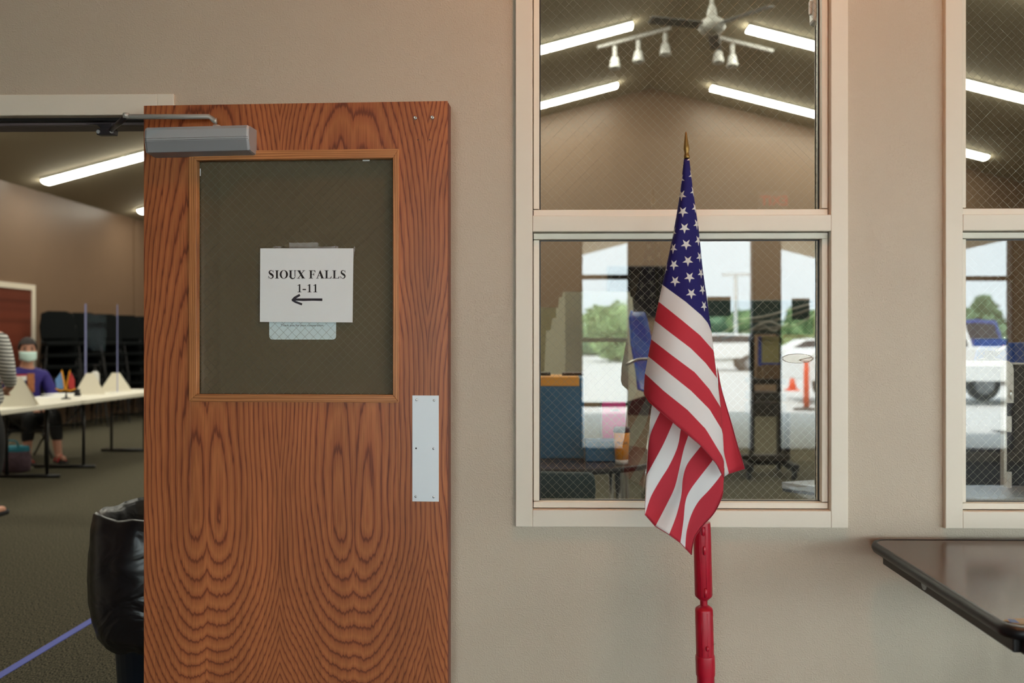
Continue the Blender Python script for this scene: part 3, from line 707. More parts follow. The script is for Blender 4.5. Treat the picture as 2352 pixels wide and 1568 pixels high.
for k in range(NR + 1):
    rw = []; t = k / NR
    for s_ in range(8):
        for q in range(5 if s_ < 7 else 6):
            f = q / 5.0; a, c = resample(BC[s_], t), resample(BC[s_ + 1], t)
            x, y = c5(a[0] + (c[0] - a[0]) * f, a[1] + (c[1] - a[1]) * f); sx = (s_ + f) / 8.0
            d = 0.030 - 0.030 * math.sin(math.pi * sx) ** 0.8 * (0.35 + 0.65 * t) + 0.012 * math.sin(sx * 15.0 + t * 1.5) * t ** 0.7
            v = min(s_ + f, 7.9999); v = s_ + 0.9999 if (f == 1.0) else v
            p = fp_(x, y, d); rw.append((p, (sx, v), (0, 9)))
    hemB.append(rw[-1][0] + Vector((0, -.001, 0)))
    if k == NR: flyB = [q[0] + Vector((0, -.001, 0)) for q in rw]
    rows.append(rw)
cl.grid(rows)
CC = [[(492, 480), (515, 850), (522, 960), (531, 1080)], [(493, 490), (516, 860), (531, 960), (556, 1063)], [(495, 500), (512, 590), (525, 640), (570, 790), (600, 900), (625, 980), (641, 1036)]]
rows = []; hemC = []
for k in range(25):
    rw = []; t = k / 24
    for s_ in range(2):
        for q in range(6 if s_ else 5):
            f = q / 5.0; a, c = resample(CC[s_], t), resample(CC[s_ + 1], t)
            x, y = c5(a[0] + (c[0] - a[0]) * f, a[1] + (c[1] - a[1]) * f)
            p = fp_(x, y, 0.040 + 0.010 * math.sin((s_ + f) * 3 + t * 4)); rw.append((p, (0, min(s_ + f, 1.9999)), (0, 9)))
    hemC.append(rw[-1][0] + Vector((0, -.001, 0))); rows.append(rw)
    if k == 24: flyC = [q[0] + Vector((0, -.001, 0)) for q in rw]
cl.grid(rows)
me = bpy.data.meshes.new('cloth'); me.from_pydata(cl.v, [], cl.f)
for nm, dat in (('stripe', cl.uv), ('star', cl.st)):
    lay = me.uv_layers.new(name=nm)
    for lp in me.loops: lay.data[lp.index].uv = dat[lp.vertex_index]
me.polygons.foreach_set('use_smooth', [True] * len(me.polygons)); me.materials.append(MATS['flag_cloth'])
flag = empty('flag', (0, FY, 0)); tag(flag, 'stars and stripes flag drooping on a black staff in front of the window', 'flag')
foot = at_y(1618, 1430, FY); flag.location = (foot.x, FY, foot.z)
def under(o, parent):                                    # parent without moving
    o.parent = parent; o.matrix_parent_inverse = Matrix.Translation(parent.location).inverted(); return o
co = bpy.data.objects.new('cloth', me); COL.objects.link(co); under(co, flag)
so = co.modifiers.new('thick', 'SOLIDIFY'); so.thickness = 0.0006; so.offset = 0
mat('hem_red', (158, 32, 48), 0.7); mat('hem_white', (216, 210, 208), 0.7)
under(MB().tube(hemA, .0011, 5).tube(hemB[8:], .0013, 5).tube(hemC, .0012, 5).tube([q for q in flyC[4:]], .001, 5).build('hem', 'hem_red', smooth=True), flag)
under(MB().tube(flyB, .0010, 5).build('fly_hem', 'hem_red', smooth=True), flag)
st0, st1 = fp_(1577.5, 362, .004), fp_(1617, 1440, .055)
under(MB().tube([st0, st1], .0062, 12).build('staff', 'black_satin', smooth=True), flag)
ax = (st0 - st1).normalized(); mat('gold', (150, 116, 62), 0.42, metal=0.75)
under(MB().lathe([(.0075, -.002), (.0085, 0), (.0085, .004), (.0062, .010), (.0066, .016), (.0082, .022), (.0080, .028), (.0052, .047), (.0025, .064), (.0008, .068)], st0, 20, ax).build('finial', 'gold', smooth=True), flag)
# red plastic post, jointed, with snap buttons
mat('post_red', (178, 14, 40), 0.38, var=0.05, vscale=30)
post = empty('sign_post', (at_y(1621, 1568, FY).x, FY + .05, 0)); tag(post, 'jointed red plastic post with snap buttons holding the flag', 'post')
pa, pb = fp_(1612, 1198, .052), fp_(1621, 1568, .052); axp = (pa - pb).normalized(); Lp = (pa - pb).length; kx = Lp / (1568 - 1198)
hh = lambda y: (1568 - y) * kx
low = -(pb.z / axp.z) + 0.03
segs = [('tube', [(.0195, low), (.0215, hh(1900)), (.0238, hh(1550)), (.0238, hh(1548))]),
        ('collar', [(.0258, hh(1549)), (.0262, hh(1545)), (.0262, hh(1508)), (.0252, hh(1504))]),
        ('tube', [(.0240, hh(1506)), (.0240, hh(1400)), (.0225, hh(1396)), (.0125, hh(1390)), (.0110, hh(1389))]),
        ('neck', [(.0100, hh(1392)), (.0100, hh(1374))]),
        ('tube', [(.0110, hh(1377)), (.0130, hh(1376)), (.0228, hh(1368)), (.0238, hh(1364)), (.0236, hh(1215)), (.0225, hh(1199)), (.012, hh(1197))])]
for nm, pr in segs: under(MB().lathe(pr, pb, 28, axp).build(nm, 'post_red', smooth=True), post).modifiers.new('es', 'EDGE_SPLIT').split_angle = R(40)
for dx in (-.011, .004):
    for y0, y1 in ((1205, 1364), (1402, 1500)):
        a, c = pb + axp * hh(y1), pb + axp * hh(y0)
        o_ = Vector((dx, -math.sqrt(.0236 ** 2 - dx * dx) + .0006, 0)); under(MB().tube([a + o_, c + o_], .0013, 5).build('rib', 'post_red', smooth=True), post)
for x, y, h_ in ((1615, 1220, .012), (1618, 1264, .012), (1621, 1362, .013), (1625, 1490, .007)):
    s_ = fp_(x, y, .0275); under(MB().tube([s_ - axp * h_, s_ - axp * (h_ - .003), s_ + axp * (h_ - .003), s_ + axp * h_], [.002, .0048, .0048, .002], 10).build('snap_button', 'post_red', smooth=True), post)
ft = pb - axp * (pb.z / axp.z)
under(MB().lathe([(.17, 0), (.17, .025), (.15, .05), (.05, .075), (.03, .11), (.022, .13)], (ft.x, ft.y, 0), 32).build('base', 'post_red', smooth=True), post)

# ================================================================== BROWN FOLDING TABLE BELOW THE SECOND WINDOW
TZ = 0.737
bl = at_z(1988, 1237, TZ); TY1 = bl.y; TX0 = bl.x; TY0 = TY1 - 0.755; TX1 = TX0 + 1.83
tab = empty('folding_table', ((TX0 + TX1) / 2, (TY0 + TY1) / 2, 0)); tag(tab, 'brown laminate folding table with black edge below the window', 'table')
ox, oy = tab.location.x, tab.location.y
def round_rect(x0, x1, y0, y1, r_, n_=7):
    pts = []
    for cx_, cy_, a0 in ((x1 - r_, y1 - r_, 0), (x0 + r_, y1 - r_, 90), (x0 + r_, y0 + r_, 180), (x1 - r_, y0 + r_, 270)):
        for k in range(n_ + 1): a = R(a0 + 90 * k / n_); pts.append((cx_ + r_ * math.cos(a), cy_ + r_ * math.sin(a)))
    return pts
MB().prism_z(round_rect(TX0 - ox + .012, TX1 - ox - .012, TY0 - oy + .012, TY1 - oy - .012, .05), TZ - .018, TZ).build('table_top', 'laminate', tab)
def edge_ring(x0, x1, y0, y1, r_, z0, z1, w):
    P_ = round_rect(x0, x1, y0, y1, r_); Q = round_rect(x0 + w, x1 - w, y0 + w, y1 - w, r_ - w * .6); k = len(P_); b = MB()
    prof = [(Q, z1), (None, z1 - .0005), (P_, (z0 + z1) / 2 + .003), (P_, (z0 + z1) / 2 - .003), (None, z0 + .0005), (Q, z0)]
    vs = []
    for pl_, z in prof:
        for i in range(k):
            if pl_ is None: vs.append(((P_[i][0] * .7 + Q[i][0] * .3), (P_[i][1] * .7 + Q[i][1] * .3), z))
            else: vs.append((pl_[i][0], pl_[i][1], z))
    n_ = len(prof)
    b.add(vs, [(i * k + j, (i + 1) * k + j, (i + 1) * k + (j + 1) % k, i * k + (j + 1) % k) for i in range(n_) for j in range(k) if i < n_ - 1] + [((n_ - 1) * k + j, j, (j + 1) % k, (n_ - 1) * k + (j + 1) % k) for j in range(k)])
    return b
edge_ring(TX0 - ox, TX1 - ox, TY0 - oy, TY1 - oy, .055, TZ - .026, TZ + .0008, .014).build('edge_band', mat('edge_black', (17, 18, 21), 0.42, bump=.1, bscale=90), tab, smooth=True)
mat('apron_black', (22, 16, 15), 0.45)
ap = MB().box(TX0 - ox + .036, TX0 - ox + .060, TY0 - oy + .05, TY1 - oy - .035, TZ - .066, TZ - .022).box(TX1 - ox - .060, TX1 - ox - .036, TY0 - oy + .05, TY1 - oy - .035, TZ - .066, TZ - .022)
ap.box(TX0 - ox + .05, TX1 - ox - .05, TY0 - oy + .03, TY0 - oy + .054, TZ - .066, TZ - .022).box(TX0 - ox + .05, TX1 - ox - .05, TY1 - oy - .054, TY1 - oy - .03, TZ - .066, TZ - .022)
ap.build('apron', 'apron_black', tab, bevel=.004)
q = at_y(2124, 1350, (TY0 + TY1) / 2)
yy = TY1 - oy - .30
MB().lathe([(.014, 0), (.014, .0015), (.010, .0018), (.009, .0005), (.0005, .0005)], (TX0 - ox + .036, yy, TZ - .045), 18, (-1, 0, 0)).build('grommet', 'closer_grey', tab)
for x in (TX0 - ox + .52, TX1 - ox - .52):
    s_ = 1 if x < 0 else -1
    for y in (TY0 - oy + .08, TY1 - oy - .08): MB().tube([(x, y, TZ - .024), (x, y, .02)], .0125, 10).build('leg', 'black_satin', tab, smooth=True)
    MB().tube([(x, TY0 - oy + .05, .014), (x, TY1 - oy - .05, .014)], .014, 10).build('foot_bar', 'black_satin', tab, smooth=True)
    MB().tube([(x, 0, .35), (x + s_ * .35, 0, TZ - .03)], .009, 8).build('brace', 'black_satin', tab, smooth=True)
    MB().tube([(x, TY0 - oy + .08, .35), (x, TY1 - oy - .08, .35)], .009, 8).build('stretcher', 'black_satin', tab, smooth=True)
sk = MB(); c_ = (TX0 - ox + .06, TY0 - oy + .05)
pts = [(c_[0] + .04 * math.cos(a) * (1 + .15 * math.sin(5 * a)), c_[1] + .018 * math.sin(a)) for a in [k * .42 for k in range(15)]]
sk.prism_z([(x, y) for x, y in pts], TZ + .0008, TZ + .0013).build('peeling_sticker', mat('sticker', (150, 120, 70), .5), tab)
sk = MB().prism_z([(c_[0] - .035, c_[1] - .006), (c_[0] - .018, c_[1] - .012), (c_[0] - .016, c_[1] + .01), (c_[0] - .03, c_[1] + .012)], TZ + .0014, TZ + .0018).build('peeling_sticker', mat('sticker_blue', (60, 90, 150), .5), tab)

# ================================================================== THE HALL
mat('tube_light', (255, 252, 235), emit=24.0); mat('fixture_white', (225, 225, 215), .5)
# fluorescent wraparound lights along the ceiling slope: two rows
def ceiling_light(x_in, x_out, y, lb):
    mid = (x_in + x_out) / 2; r = empty('ceiling_light', (mid, y, ceil_z(mid))); tag(r, lb, 'light', 'fluorescent ceiling lights')
    r.rotation_euler = (0, math.atan(sl) * (1 if mid > RX else -1), 0); h = abs(x_out - x_in) / 2 / math.cos(math.atan(sl)) - .006
    MB().box(-h, h, -.115, .115, -.035, -.001).build('housing', 'fixture_white', r)
    d = MB(); k = [(-.11, -.030), (-.10, -.062), (-.06, -.078), (.06, -.078), (.10, -.062), (.11, -.030)]
    vs = [(x, a, c) for x in (-h + .004, h - .004) for a, c in k]
    d.add(vs, [(i, i + 1, 7 + i, 6 + i) for i in range(5)] + [tuple(range(6))[::-1], tuple(range(6, 12))])
    d.build('diffuser', 'tube_light', r)
    return r
U = 1.226
rowsL = [(9.2, 'nearer row'), (11.9, 'row by the end wall')]
names = ['first', 'second', 'third', 'fourth']
for y, rn in rowsL:
    for k in range(4):
        ceiling_light(2.82 + U * k, 2.82 + U * (k + 1), y, 'strip light on right slope, %s from ridge, %s' % (names[k], rn))
        if k < 3: ceiling_light(1.13 - U * k, 1.13 - U * (k + 1), y, 'strip light on left slope, %s from ridge, %s' % (names[k], rn))
    for k in range(2): ceiling_light(-7.54 + U * (k + 1), -7.54 + U * k, y, 'strip light seen through the doorway, %s from side wall, %s' % (names[k], rn))
for y, rn in ((6.5, 'third row from the end wall'), (3.8, 'row closest to the windows')):
    for k in range(2):
        ceiling_light(2.82 + 2 * U * k, 2.82 + 2 * U * (k + 1), y, 'long strip light on right slope, %s from ridge, %s' % (names[k], rn))
        ceiling_light(1.13 - 2 * U * k, 1.13 - 2 * U * (k + 1), y, 'long strip light on left slope, %s from ridge, %s' % (names[k], rn))
    ceiling_light(-7.54 + 2 * U, -7.54, y, 'long strip light nearest the side wall, %s' % rn)
# ceiling fan on the ridge
fx, fyy, fz = RX, at_y(1635, 60, 6.98).y, at_y(1635, 60, 6.98).z
fan = empty('ceiling_fan', (fx, fyy, fz)); tag(fan, 'ceiling fan with grey blades hanging from the roof ridge', 'fan')
fan.location.x = at_y(1635, 60, 6.98).x
mat('fan_grey', (120, 122, 122), .5); mat('fan_white', (205, 205, 200), .4)
MB().lathe([(.022, .10), (.022, RIDGE - fz - .09)], n=12).build('down_rod', 'fan_white', fan)
MB().lathe([(.03, .25), (.05, .20), (.06, .13), (.04, .10)], n=20).build('rod_collar', 'fan_white', fan, smooth=True)
MB().lathe([(.06, -.09), (.12, -.07), (.16, -.02), (.15, .04), (.08, .09), (.04, .11)], n=24).build('motor', 'fan_white', fan, smooth=True)
for k in range(3):
    a = R(-45 + 120 * k); b = MB().prism([(0, 0)] * 0 or [(.12, -.006), (.78, -.006), (.78, .006), (.12, .006)], -.07, .07)
    b.move(Matrix.Rotation(a, 4, 'Z') @ Matrix.Rotation(R(12), 4, 'X')).build('blade', 'fan_grey', fan, bevel=.004)
# track lights
def track(x0, x1, heads, lb, lbs):
    y = 9.75; z0, z1 = ceil_z(x0) - .03, ceil_z(x1) - .03
    t = MB().tube([(x0, y, z0), (x1, y, z1)], .028, 6).build('light_track', 'white_plastic'); tag(t, lb, 'light track')
    for x, l_ in zip(heads, lbs):
        z = ceil_z(x) - .06; r = empty('spot_light', (x, y, z)); tag(r, l_, 'spotlight', 'track spotlights')
        MB().lathe([(.02, -.02), (.035, -.03), (.03, -.20), (.02, -.2)], n=12).build('stem', 'white_plastic', r, smooth=True)
        MB().lathe([(.045, -.19), (.06, -.21), (.085, -.34), (.085, -.36), (.07, -.36), (.05, -.30)], n=16).build('lamp_head', 'white_plastic', r, smooth=True)
tx = lambda px: at_y(px, 90, 9.75).x
track(tx(1372), tx(1540), [tx(1412), tx(1466), tx(1528)], 'white lighting track on the left ceiling slope with three heads',
      ['white track spotlight, lowest on the left slope', 'white track spotlight, middle one on the left slope', 'white track spotlight nearest the ridge, left slope'])
track(tx(1640), tx(1777), [tx(1650), tx(1682)], 'white lighting track on the right ceiling slope behind the fan',
      ['white track spotlight just under the ceiling fan', 'white track spotlight to the right of the fan'])
# dark television on the end wall
ta, tb = at_y(1395, 728, HY1 - .09), at_y(1592, 610, HY1 - .09)
tv = MB().box(ta.x, tb.x, HY1 - .085, HY1 - .001, ta.z, tb.z).build('television', 'black_satin', bevel=.01); tag(tv, 'large dark television mounted on the end wall behind the flag', 'television')
MB().box(ta.x + .03, tb.x - .03, HY1 - .088, HY1 - .084, ta.z + .03, tb.z - .03).build('screen', mat('tv_screen', (6, 8, 12), .12), tv)
# door in the left side wall
dy1 = 9.45; dr = empty('door_2', (HX0, dy1 - .47, 0)); tag(dr, 'red brown door in the side wall of the hall', None, None, 'structure')
MB().box(0.0, .03, -.42, .42, .01, 2.10).build('leaf', 'door_far', dr)
MB().box(0.0, .045, .42, .50, 0, 2.18).box(0.0, .045, -.50, -.42, 0, 2.18).box(0.0, .045, -.42, .42, 2.10, 2.18).build('casing', 'frame_paint', dr)
MB().lathe([(.03, 0), (.03, .05)], (.03, .34, 1.0), 12, (1, 0, 0)).build('knob', 'steel', dr)

# ---- stacks of dark banquet chairs along the left wall
mat('chair_fabric', (8, 12, 13), .9, spec=.2); mat('chair_metal', (14, 14, 16), .5)
def stack_chair():
    r = empty('stacking_chair')
    MB().prism_z(round_rect(-.22, .24, -.23, .23, .06, 4), .42, .475).build('seat', 'chair_fabric', r, bevel=.015)
    b = MB().prism([(-.22, -.19), (.22, -.19), (.235, .0), (.20, .20), (.12, .235), (-.12, .235), (-.20, .20), (-.235, .0)], -.022, .022)
    b.move(Matrix.Translation((-.27, 0, .71)) @ Matrix.Rotation(R(-10), 4, 'Y') @ Matrix.Rotation(R(90), 4, 'Z')).build('backrest', 'chair_fabric', r, bevel=.012)
    for sy in (-1, 1):
        MB().tube([(.22, sy * .2, .42), (.26, sy * .24, .01)], .012, 6).build('leg', 'chair_metal', r)
        MB().tube([(-.31, sy * .2, .90), (-.24, sy * .21, .45), (-.30, sy * .24, .01)], .012, 6).build('leg', 'chair_metal', r)
    return r
proto = stack_chair(); first = True
nums = ['bottom', 'second', 'third', 'fourth', 'fifth', 'top']
stk = ['stack nearest the side door', 'second stack from the side door', 'third stack from the side door', 'fourth stack from the side door', 'fifth stack from the side door', 'stack in the hall corner']
for s_, y in enumerate((9.15, 9.78, 10.41, 11.04, 11.67, 12.3)):
    for k in range(6):
        c = proto if first else copy_tree(proto); first = False
        c.location = (HX0 + .66 + random.uniform(-.02, .02) - k * .004, y + random.uniform(-.015, .015), k * .168); c.rotation_euler = (0, 0, R(-52) + random.uniform(-.04, .04))
        tag(c, 'dark stacking chair, %s in the %s' % (nums[k] + (' from the floor' if 0 < k < 5 else ' one'), stk[s_]), 'chair', 'stacked dark chairs along the side wall')

# ---- two white folding tables end to end
def white_table(y0, lb, bars):
    r = empty('folding_table', (-5.14, y0 + .915, 0)); tag(r, lb, 'table', 'white folding tables in the hall')
    MB().prism_z(round_rect(-.38, .38, -.913, .913, .05), .690, .737).build('table_top', 'white_table', r, bevel=.008)
    for y in (-.62, .62):
        for x in (-.20, .20): MB().tube([(x, y, .69), (x, y, .03)], .016, 8).build('leg', 'black_satin', r, smooth=True)
        MB().tube([(-.32, y, .018), (.32, y, .018)], .018, 8).build('foot_bar', 'black_satin', r, smooth=True)
        MB().tube([(-.20, y, .45), (.20, y, .45)], .010, 6).build('stretcher', 'black_satin', r)
        MB().tube([(0, y, .45), (0, y - math.copysign(.42, y), .685)], .010, 6).build('brace', 'black_satin', r)
    return r
white_table(3.69, 'white plastic folding table beside the striped shirt', None)
white_table(5.53, 'white plastic folding table further from the doorway, under the clear shield', None)
def tent(px, py, lb, w=.30, h=.25, rz=.9):
    p = at_z(px, py, .7375); p.x = max(p.x, -5.40); p.x = min(p.x, -4.92)
    b = MB(); dep = .07
    for s_ in (-1, 1):
        b.add([(-w / 2, s_ * dep, 0), (w / 2, s_ * dep, 0), (w * .12, s_ * .002, h), (-w * .12, s_ * .002, h), (-w / 2, s_ * dep + .002, 0), (w / 2, s_ * dep + .002, 0), (w * .12, s_ * .002 + .002, h), (-w * .12, s_ * .002 + .002, h)],
              [(0, 1, 2, 3), (4, 7, 6, 5), (0, 4, 5, 1), (1, 5, 6, 2), (2, 6, 7, 3), (3, 7, 4, 0)])
    o = b.build('tent_card', 'card'); o.location = (p.x, p.y, .7375); o.rotation_euler = (0, 0, rz); tag(o, lb, 'card', 'tent cards on the white tables'); return o
tent(58, 932, 'cream tent card nearest the striped shirt', .34, .26, .45)
tent(206, 905, 'cream tent card beside the two small flags', .30, .235, .5)
tent(266, 897, 'cream tent card furthest along the white table', .34, .215, .5)
# small flag pair on a stand
p = at_z(152, 916, .7375); fs = empty('desk_flags_stand', (p.x, p.y, .7375)); tag(fs, 'pair of small fringed flags on a black desk stand', 'flag stand')
MB().lathe([(.045, 0), (.045, .008), (.012, .016), (.006, .06), (.006, .07)], n=16).build('base', 'black_satin', fs, smooth=True)
mat('gold_cloth', (226, 158, 40), .7); mat('sky_cloth', (106, 152, 214), .7); mat('red_cloth', (196, 60, 66), .7)
for s_, m1, m2 in ((-1, 'sky_cloth', 'gold_cloth'), (1, 'red_cloth', 'gold_cloth')):
    MB().tube([(s_ * .005, 0, .06), (s_ * .045, 0, .31)], .003, 6).build('small_staff', 'gold', fs)
    b = MB().add([(s_ * .042, -.004, .29), (s_ * .10, -.02, .20), (s_ * .095, -.01, .11), (s_ * .035, .0, .10), (s_ * .020, .0, .16)], [(0, 1, 2, 3, 4)]); o = b.build('small_flag', m1, fs); o.modifiers.new('s', 'SOLIDIFY').thickness = .003
    b = MB().tube([(s_ * .042, -.006, .29), (s_ * .018, -.008, .18), (s_ * .005, -.01, .10), (s_ * .05, -.01, .085), (s_ * .10, -.012, .105)], .008, 6).build('fringe', 'gold_cloth', fs)
p = at_z(178, 909, .7375); o = MB().box(-.025, .025, -.025, .025, 0, .03).box(-.02, .02, -.02, .02, .03, .075).build('rubber_stamp', 'black', bevel=.004); o.location = (p.x, p.y, .7375); tag(o, 'black self inking stamp on the white table', 'stamp')
p = at_z(219, 897, .7375); bt = empty('sanitizer_bottle', (-5.42, 6.86, .7375)); tag(bt, 'white pump bottle with black top behind the tent card', 'bottle')
MB().lathe([(.045, 0), (.045, .20), (.03, .23), (.015, .24)], n=16).build('body', 'white_plastic', bt, smooth=True)
MB().lathe([(.017, .24), (.017, .27), (.006, .275), (.006, .30), (.02, .30), (.02, .315)], n=12).box(-.006, .05, -.006, .006, .302, .314).build('pump', 'black', bt)
for k, (px, py, w, h, lb) in enumerate(((110, 912, .28, .22, 'stack of loose forms beside the seated person'), (135, 905, .22, .28, 'sheet of paper under the small flags'))):
    p = at_z(px, py, .7375); o = MB()
    for q in range(3): o.box(-w / 2 + q * .01, w / 2 + q * .01, -h / 2, h / 2, .0006 + q * .0015, .0016 + q * .0015)
    o = o.build('paper_sheet', 'paper'); o.location = (min(p.x, -4.95), p.y, .737); o.rotation_euler = (0, 0, .3 + k); tag(o, lb, 'paper')
# clear acrylic shield
a = at_y(198, 800, 6.55); c = at_y(270, 800, 6.75)
sd = empty('acrylic_shield', ((a.x + c.x) / 2, 6.65, .7375)); tag(sd, 'tall clear acrylic shield standing on the white table', 'shield')
w_ = (c.x - a.x) / 2; mat('acrylic_edge', (150, 156, 205), .2)
MB().quad((-w_, -.1, 0), (w_, .1, 0), (w_, .1, 1.02), (-w_, -.1, 1.02)).build('sheet', 'shield_glass', sd)
for x, y, q_ in ((-w_, -.1, .014), (w_, .1, .004)): MB().box(x - q_, x, y - .006, y + .006, 0, 1.02).build('edge', 'acrylic_edge', sd)
for a_ in ((-w_ - .02, -w_ + .03, -.16, .0), (w_ - .03, w_ + .02, .0, .16)): MB().box(*a_, 0, .006).build('foot', 'white_plastic', sd)

# ---- seated person in a face mask
def limb_person_seated():
    base = Vector((-5.98, 6.45, 0)); fdir = Vector((.80, -.60, 0)).normalized(); sdir = Vector((-fdir.y, fdir.x, 0))   # sdir: the person's left
    def L(f, s_, z): return tuple(fdir * f + sdir * s_ + Vector((0, 0, z)))
    r = empty('person', base); tag(r, 'seated person in face mask and dark blue jacket behind the white table', 'person')
    mat('jacket_blue', (46, 36, 116), .8); mat('trouser_black', (18, 18, 20), .8); mat('mask_teal', (198, 226, 220), .8); mat('hair_dark', (40, 32, 30), .8, bump=.5, bscale=120); mat('sandal_red', (186, 34, 40), .5)
    P_ = [(L(0, 0, .52), .15), (L(.01, 0, .68), .14), (L(.02, 0, .85), .145), (L(.02, 0, .98), .11), (L(.03, 0, 1.05), .055), (L(.05, 0, 1.12), .06), (L(.06, 0, 1.20), .095), (L(.06, 0, 1.28), .085),
          (L(.02, .17, .95), .07), (L(.02, -.17, .95), .07), (L(.10, .24, .72), .05), (L(.10, -.24, .72), .05), (L(.32, .10, .58), .034), (L(.32, -.10, .58), .034), (L(.39, .05, .565), .03), (L(.39, -.05, .565), .03),
          (L(.05, .10, .50), .10), (L(.05, -.10, .50), .10), (L(.46, .12, .52), .065), (L(.46, -.12, .52), .065), (L(.55, .13, .12), .042), (L(.42, -.13, .12), .042), (L(.57, .13, .06), .036), (L(.44, -.13, .06), .036), (L(.70, .14, .045), .028), (L(.57, -.15, .045), .028)]
    E = [(0, 1), (1, 2), (2, 3), (3, 4), (4, 5), (5, 6), (6, 7), (3, 8), (3, 9), (8, 10), (9, 11), (10, 12), (11, 13), (12, 14), (13, 15), (0, 16), (0, 17), (16, 18), (17, 19), (18, 20), (19, 21), (20, 22), (21, 23), (22, 24), (23, 25)]
    # fingers
    for w, sg in ((14, 1), (15, -1)):
        for q in range(5):
            k0 = len(P_); o_ = (q - 2) * .016
            if q == 0: P_.append((L(.40, sg * .02, .60), .010)); P_.append((L(.43, sg * .0, .61), .008))
            else: P_.append((L(.43 + .004 * (2 - abs(q - 2)), sg * (.045 + o_), .57), .010)); P_.append((L(.465 + .004 * (2 - abs(q - 2)), sg * (.03 + o_), .555), .008))
            E += [(w, k0), (k0, k0 + 1)]
    skin_body('body', P_, E, 'skin', r)
    J = [(L(0, 0, .50), .165), (L(.01, 0, .68), .155), (L(.02, 0, .85), .16), (L(.02, 0, .99), .125), (L(.02, .175, .95), .085), (L(.02, -.175, .95), .085), (L(.10, .245, .72), .066), (L(.10, -.245, .72), .066), (L(.28, .12, .60), .05), (L(.28, -.12, .60), .05), (L(.02, 0, 1.06), .078)]
    skin_body('jacket', J, [(0, 1), (1, 2), (2, 3), (3, 4), (3, 5), (4, 6), (5, 7), (6, 8), (7, 9), (3, 10)], 'jacket_blue', r)
    T = [(L(0, 0, .50), .155), (L(.07, .11, .50), .115), (L(.07, -.11, .50), .115), (L(.47, .12, .52), .08), (L(.47, -.12, .52), .08), (L(.54, .13, .22), .06), (L(.42, -.13, .22), .06)]
    skin_body('trousers', T, [(0, 1), (0, 2), (1, 3), (2, 4), (3, 5), (4, 6)], 'trouser_black', r)
    hd = Vector(L(.07, 0, 1.215)); look = (Vector((CAM.x, CAM.y, 0)) - base); look.z = 0; look.normalize(); look = (look * .8 + fdir * .3).normalized(); lx_ = Vector((-look.y, look.x, 0))
    H = Matrix(((look.x, lx_.x, 0, hd.x), (look.y, lx_.y, 0, hd.y), (0, 0, 1, hd.z), (0, 0, 0, 1)))     # local x = gaze, y = side
    MB().ball((0, 0, .0), .098, .078, .128, 20, 14).ball((.095, 0, -.01), .018, .014, .025, 8, 6).move(H).build('head', 'skin', r, smooth=True)
    b = MB()
    for s_ in (-1, 1): b.ball((.0, s_ * .080, .0), .022, .010, .032, 8, 6)
    b.move(H).build('ear', 'skin', r, smooth=True)
    hb = MB().ball((-.014, 0, .048), .108, .093, .116, 20, 12); hb.v = [(x, y, max(z, -.02 if x < .02 else .082)) for x, y, z in hb.v]
    hb.move(H).build('hair', 'hair_dark', r, smooth=True)
    mk = MB()
    g_ = []
    for i in range(9):
        th = R(-68 + 17 * i); g_.append([((.124 - .014 * abs(z + .06) / .06) * math.cos(th), .090 * math.sin(th), z * (1 - .25 * abs(math.sin(th)))) for z in (.0, -.03, -.06, -.095, -.118)])
    mk.v = [p_ for row in g_ for p_ in row]; mk.f = [(i * 5 + j, i * 5 + j + 1, (i + 1) * 5 + j + 1, (i + 1) * 5 + j) for i in range(8) for j in range(4)]; mk.mi = [0] * 32
    mk.move(H); o = mk.build('face_mask', 'mask_teal', r, smooth=True); o.modifiers.new('s', 'SOLIDIFY').thickness = .004
    ey = MB(); br = MB()
    for s_ in (-1, 1):
        ey.ball((.086, s_ * .034, .022), .012, .016, .008, 8, 6); br.tube([(.092, s_ * .018, .047), (.088, s_ * .050, .045)], .006, 5)
    ey.move(H).build('eye', 'hair_dark', r, smooth=True); br.move(H).build('eyebrow', 'hair_dark', r)
    o = MB().box(.0, .012, -.035, .035, -.10, .11).build('blouse', mat('blouse', (176, 110, 70), .8, var=.7, vscale=40), r); o.matrix_local = Matrix.Translation(L(.155, -.0, .86)) @ Matrix.Rotation(math.atan2(fdir.y, fdir.x), 4, 'Z')
    o = MB().box(.0, .005, -.055, .055, -.035, .035).build('name_badge', 'paper', r); o.matrix_local = Matrix.Translation(L(.165, -.10, .93)) @ Matrix.Rotation(math.atan2(fdir.y, fdir.x), 4, 'Z')
    MB().box(.004, .007, -.055, .055, .015, .035).build('badge_stripe', 'sandal_red', o)
    for f0, s_ in ((.57, .13), (.44, -.14)):
        MB().prism_z([(-.09, -.03), (.14, -.045), (.17, 0), (.14, .045), (-.09, .03)], 0.0, .015).move(Matrix.Translation(L(f0 + .02, s_, .0)) @ Matrix.Rotation(math.atan2(fdir.y, fdir.x), 4, 'Z')).build('sandal', 'trouser_black', r)
        MB().tube([L(f0 + .07, s_ - .045, .015), L(f0 + .07, s_, .085), L(f0 + .07, s_ + .045, .015)], .012, 6).tube([L(f0 - .03, s_ - .035, .015), L(f0 - .0, s_, .115), L(f0 - .03, s_ + .035, .015)], .010, 6).build('sandal_strap', 'sandal_red', r)
    return r
sp_ = limb_person_seated()
ch = empty('folding_chair', (-6.0, 6.46, 0), math.atan2(-.6, .8)); tag(ch, 'black folding chair under the seated person', 'chair')
MB().prism_z(round_rect(-.20, .20, -.20, .20, .05, 4), .33, .36).build('seat', 'black_satin', ch, bevel=.008)
MB().prism([(-.2, .62), (.2, .62), (.2, .80), (-.2, .80)], -.01, .01).move(Matrix.Translation((-.26, 0, 0)) @ Matrix.Rotation(R(90), 4, 'Z')).build('backrest', 'black_satin', ch)
